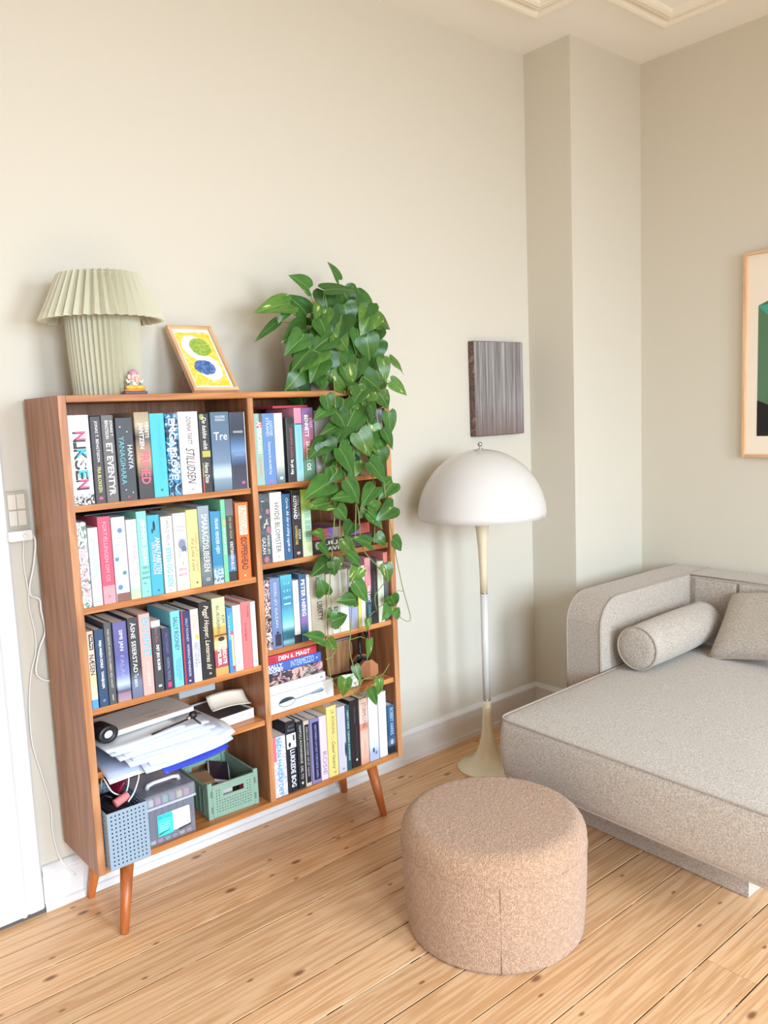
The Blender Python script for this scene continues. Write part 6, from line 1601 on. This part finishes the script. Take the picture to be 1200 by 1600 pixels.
# seat: slightly crowned top, bulging sides
bm = bmesh.new()
cen = Vector((0, 0))
for p in base_poly: cen += Vector(p)
cen /= len(base_poly)
lev = [(ZB, -.012), (ZB + .006, -.002), (ZB + .03, .004), (ZB + .10, .008), (ZS - .035, .005), (ZS - .006, .0), (ZS, -.006)]
rings = []
def offs(p, d):
    v = Vector(p) - cen
    return (p[0] + d * (1 if v.x > 0 else -1) if abs(v.x) > .3 else p[0], p[1] + d * (1 if v.y > 0 else -1) if abs(v.y) > .3 else p[1])
for z, d in lev:
    rings.append([bm.verts.new((*offs(p, d), z)) for p in base_poly])
for f, dz in ((.97, .006), (.88, .012), (.7, .018), (.4, .022), (.0, .024)):
    if f == 0:
        rings.append([bm.verts.new((cen.x, cen.y, ZS + dz))])
    else:
        rings.append([bm.verts.new((cen.x + (p[0] - cen.x) * f, cen.y + (p[1] - cen.y) * f, ZS + dz - .004)) for p in base_poly])
n = len(base_poly)
for a, b2 in zip(rings, rings[1:]):
    for i in range(n):
        j = (i + 1) % n
        if len(b2) == 1:
            bm.faces.new((a[i], a[j], b2[0]))
        else:
            bm.faces.new((a[i], a[j], b2[j], b2[i]))
bm.faces.new(rings[0][::-1])
from_bm('seat', bm, M_SOFA, so, smooth=True)
tube('piping', [(*p, ZS + .0002) for p in base_poly], .0036, M_PIPE, so, 8, True)
tube('piping', [(*offs(p, -.003), ZB + .004) for p in base_poly], .0042, M_PIPE, so, 8, True)
# plinth
pz = [S((1.475, -.76)), S((2.45, -.76)), S((2.45, -1.412)), S((1.446, -1.406))]
prism('plinth', pz, 'z', 0, ZB + .003, M_SOFA, so, .006, 2)
# arm shell: profile in x-z with rounded top end, runs along the column wall; then the back along the right wall
AX, AT, AY0, AY1 = 1.895, .672, -.600, -.432
def arm_profile(x0, x1, z0, z1, r):
    return [(x1, z0), (x1, z1)] + [(x0 + r + r * math.cos(math.radians(a)), z1 - r + r * math.sin(math.radians(a))) for a in range(90, 181, 9)] + [(x0, z0)]
ap = [(x - SB.x, z) for x, z in arm_profile(AX, 2.722, .10, AT, .115)]
prism('arm', ap, 'y', AY0 - SB.y, AY1 - SB.y, M_SOFA, so, .010, 3, smooth=False)
for y in (AY0, AY1):
    tube('piping', [(x, y - SB.y + (-.001 if y == AY0 else .001) + (.006 if y == AY0 else -.006), z) for x, z in [(q[0] + (0.001), q[1] - .001) for q in ap[1:]]][::-1], .0045, M_PIPE, so, 8)
BX0, BX1 = 2.555, 2.722
bp = [(y - SB.y, z) for y, z in ((-1.62, .10), (-1.62, AT), (AY0 + .002, AT), (AY0 + .002, .10))]
prism('backrest', bp, 'x', BX0 - SB.x, BX1 - SB.x, M_SOFA, so, .010, 3)
bq = [(y - SB.y, z) for y, z in ((-1.61, .30), (-1.61, AT - .012), (-.822, AT - .012), (-.822, .30))]
prism('back_pad', bq, 'x', BX0 - .012 - SB.x, BX0 + .004 - SB.x, M_SOFA, so, .010, 3)
bq = [(y - SB.y, z) for y, z in ((-.814, .30), (-.814, AT - .012), (AY0 - .02, AT - .012), (AY0 - .02, .30))]
prism('back_pad', bq, 'x', BX0 - .007 - SB.x, BX0 + .004 - SB.x, M_SOFA, so, .010, 3)
tube('piping', [(BX0 - SB.x + .004, y - SB.y, AT - .004) for y in (AY0, -1.0, -1.3, -1.62)], .0045, M_PIPE, so, 8)

# bolster and cushion
bo = thing('bolster_cushion', 'beige cylindrical bolster with piped ends lying along the sofa arm', 'cushion', (2.21, -.712, ZS + .022 + .083), (0, math.radians(90), math.radians(2)))
Lb, Rb = .52, .083
lathe('cover', [(0, -Lb / 2 - .006), (.05, -Lb / 2 - .004), (Rb - .006, -Lb / 2), (Rb, -Lb / 2 + .006)] + [(Rb + .004 * math.sin(math.pi * k / 10), -Lb / 2 + .006 + (Lb - .012) * k / 10) for k in range(1, 10)] + [(Rb, Lb / 2 - .006), (Rb - .006, Lb / 2), (.05, Lb / 2 + .004), (0, Lb / 2 + .006)], M_SOFA, bo, 48)
for z in (-Lb / 2 + .002, Lb / 2 - .002):
    tube('piping', [((Rb - .001) * math.cos(2 * math.pi * i / 48), (Rb - .001) * math.sin(2 * math.pi * i / 48), z) for i in range(48)], .0042, M_PIPE, bo, 6, True)
def pillow(par, hx, hy, t, m):
    bm = bmesh.new()
    N_ = 24
    G = {}
    def P(i, j, s):
        u, v = -1 + 2 * i / N_, -1 + 2 * j / N_
        edge = i in (0, N_) or j in (0, N_)
        key = (i, j, 0 if edge else s)
        if key not in G:
            pinch = 1 - .07 * (1 - (u * v) ** 2) * (u * u + v * v) / 2
            x = u * hx * (1 - .06 * (1 - v * v) * abs(u)); y = v * hy * (1 - .06 * (1 - u * u) * abs(v))
            z = 0 if edge else s * t * ((1 - u ** 4) * (1 - v ** 4)) ** .55
            G[key] = bm.verts.new((x, y, z))
        return G[key]
    for s in (1, -1):
        for i in range(N_):
            for j in range(N_):
                f = (P(i, j, s), P(i + 1, j, s), P(i + 1, j + 1, s), P(i, j + 1, s))
                try:
                    bm.faces.new(f if s > 0 else f[::-1])
                except ValueError:
                    pass
    o = from_bm('cover', bm, m, par, smooth=True)
    rim = [(u, -1) for u in [-1 + 2 * k / 16 for k in range(16)]] + [(1, v) for v in [-1 + 2 * k / 16 for k in range(16)]] + [(-u, 1) for u in [-1 + 2 * k / 16 for k in range(16)]] + [(-1, -v) for v in [-1 + 2 * k / 16 for k in range(16)]]
    pts = [(u * hx * (1 - .06 * (1 - v * v) * abs(u)), v * hy * (1 - .06 * (1 - u * u) * abs(v)), 0) for u, v in rim]
    tube('piping', pts, .0048, M_PIPE, par, 6, True)
cu_ = thing('scatter_cushion', 'square beige piped cushion leaning against the sofa back', 'cushion', (2.40, -1.07, ZS + .022 + .115))
pillow(cu_, .19, .165, .055, M_SOFA)
# stand it up: local x -> along -y, local y -> up and leaning towards the back
yv = Vector((.74, .08, .66)).normalized()
xv = Vector((-.12, -1, .10)); xv = (xv - yv * xv.dot(yv)).normalized()
zv = xv.cross(yv)
cu_.matrix_world = Matrix(((xv.x, yv.x, zv.x, 2.405), (xv.y, yv.y, zv.y, -1.00), (xv.z, yv.z, zv.z, ZS + .022 + .128), (0, 0, 0, 1)))
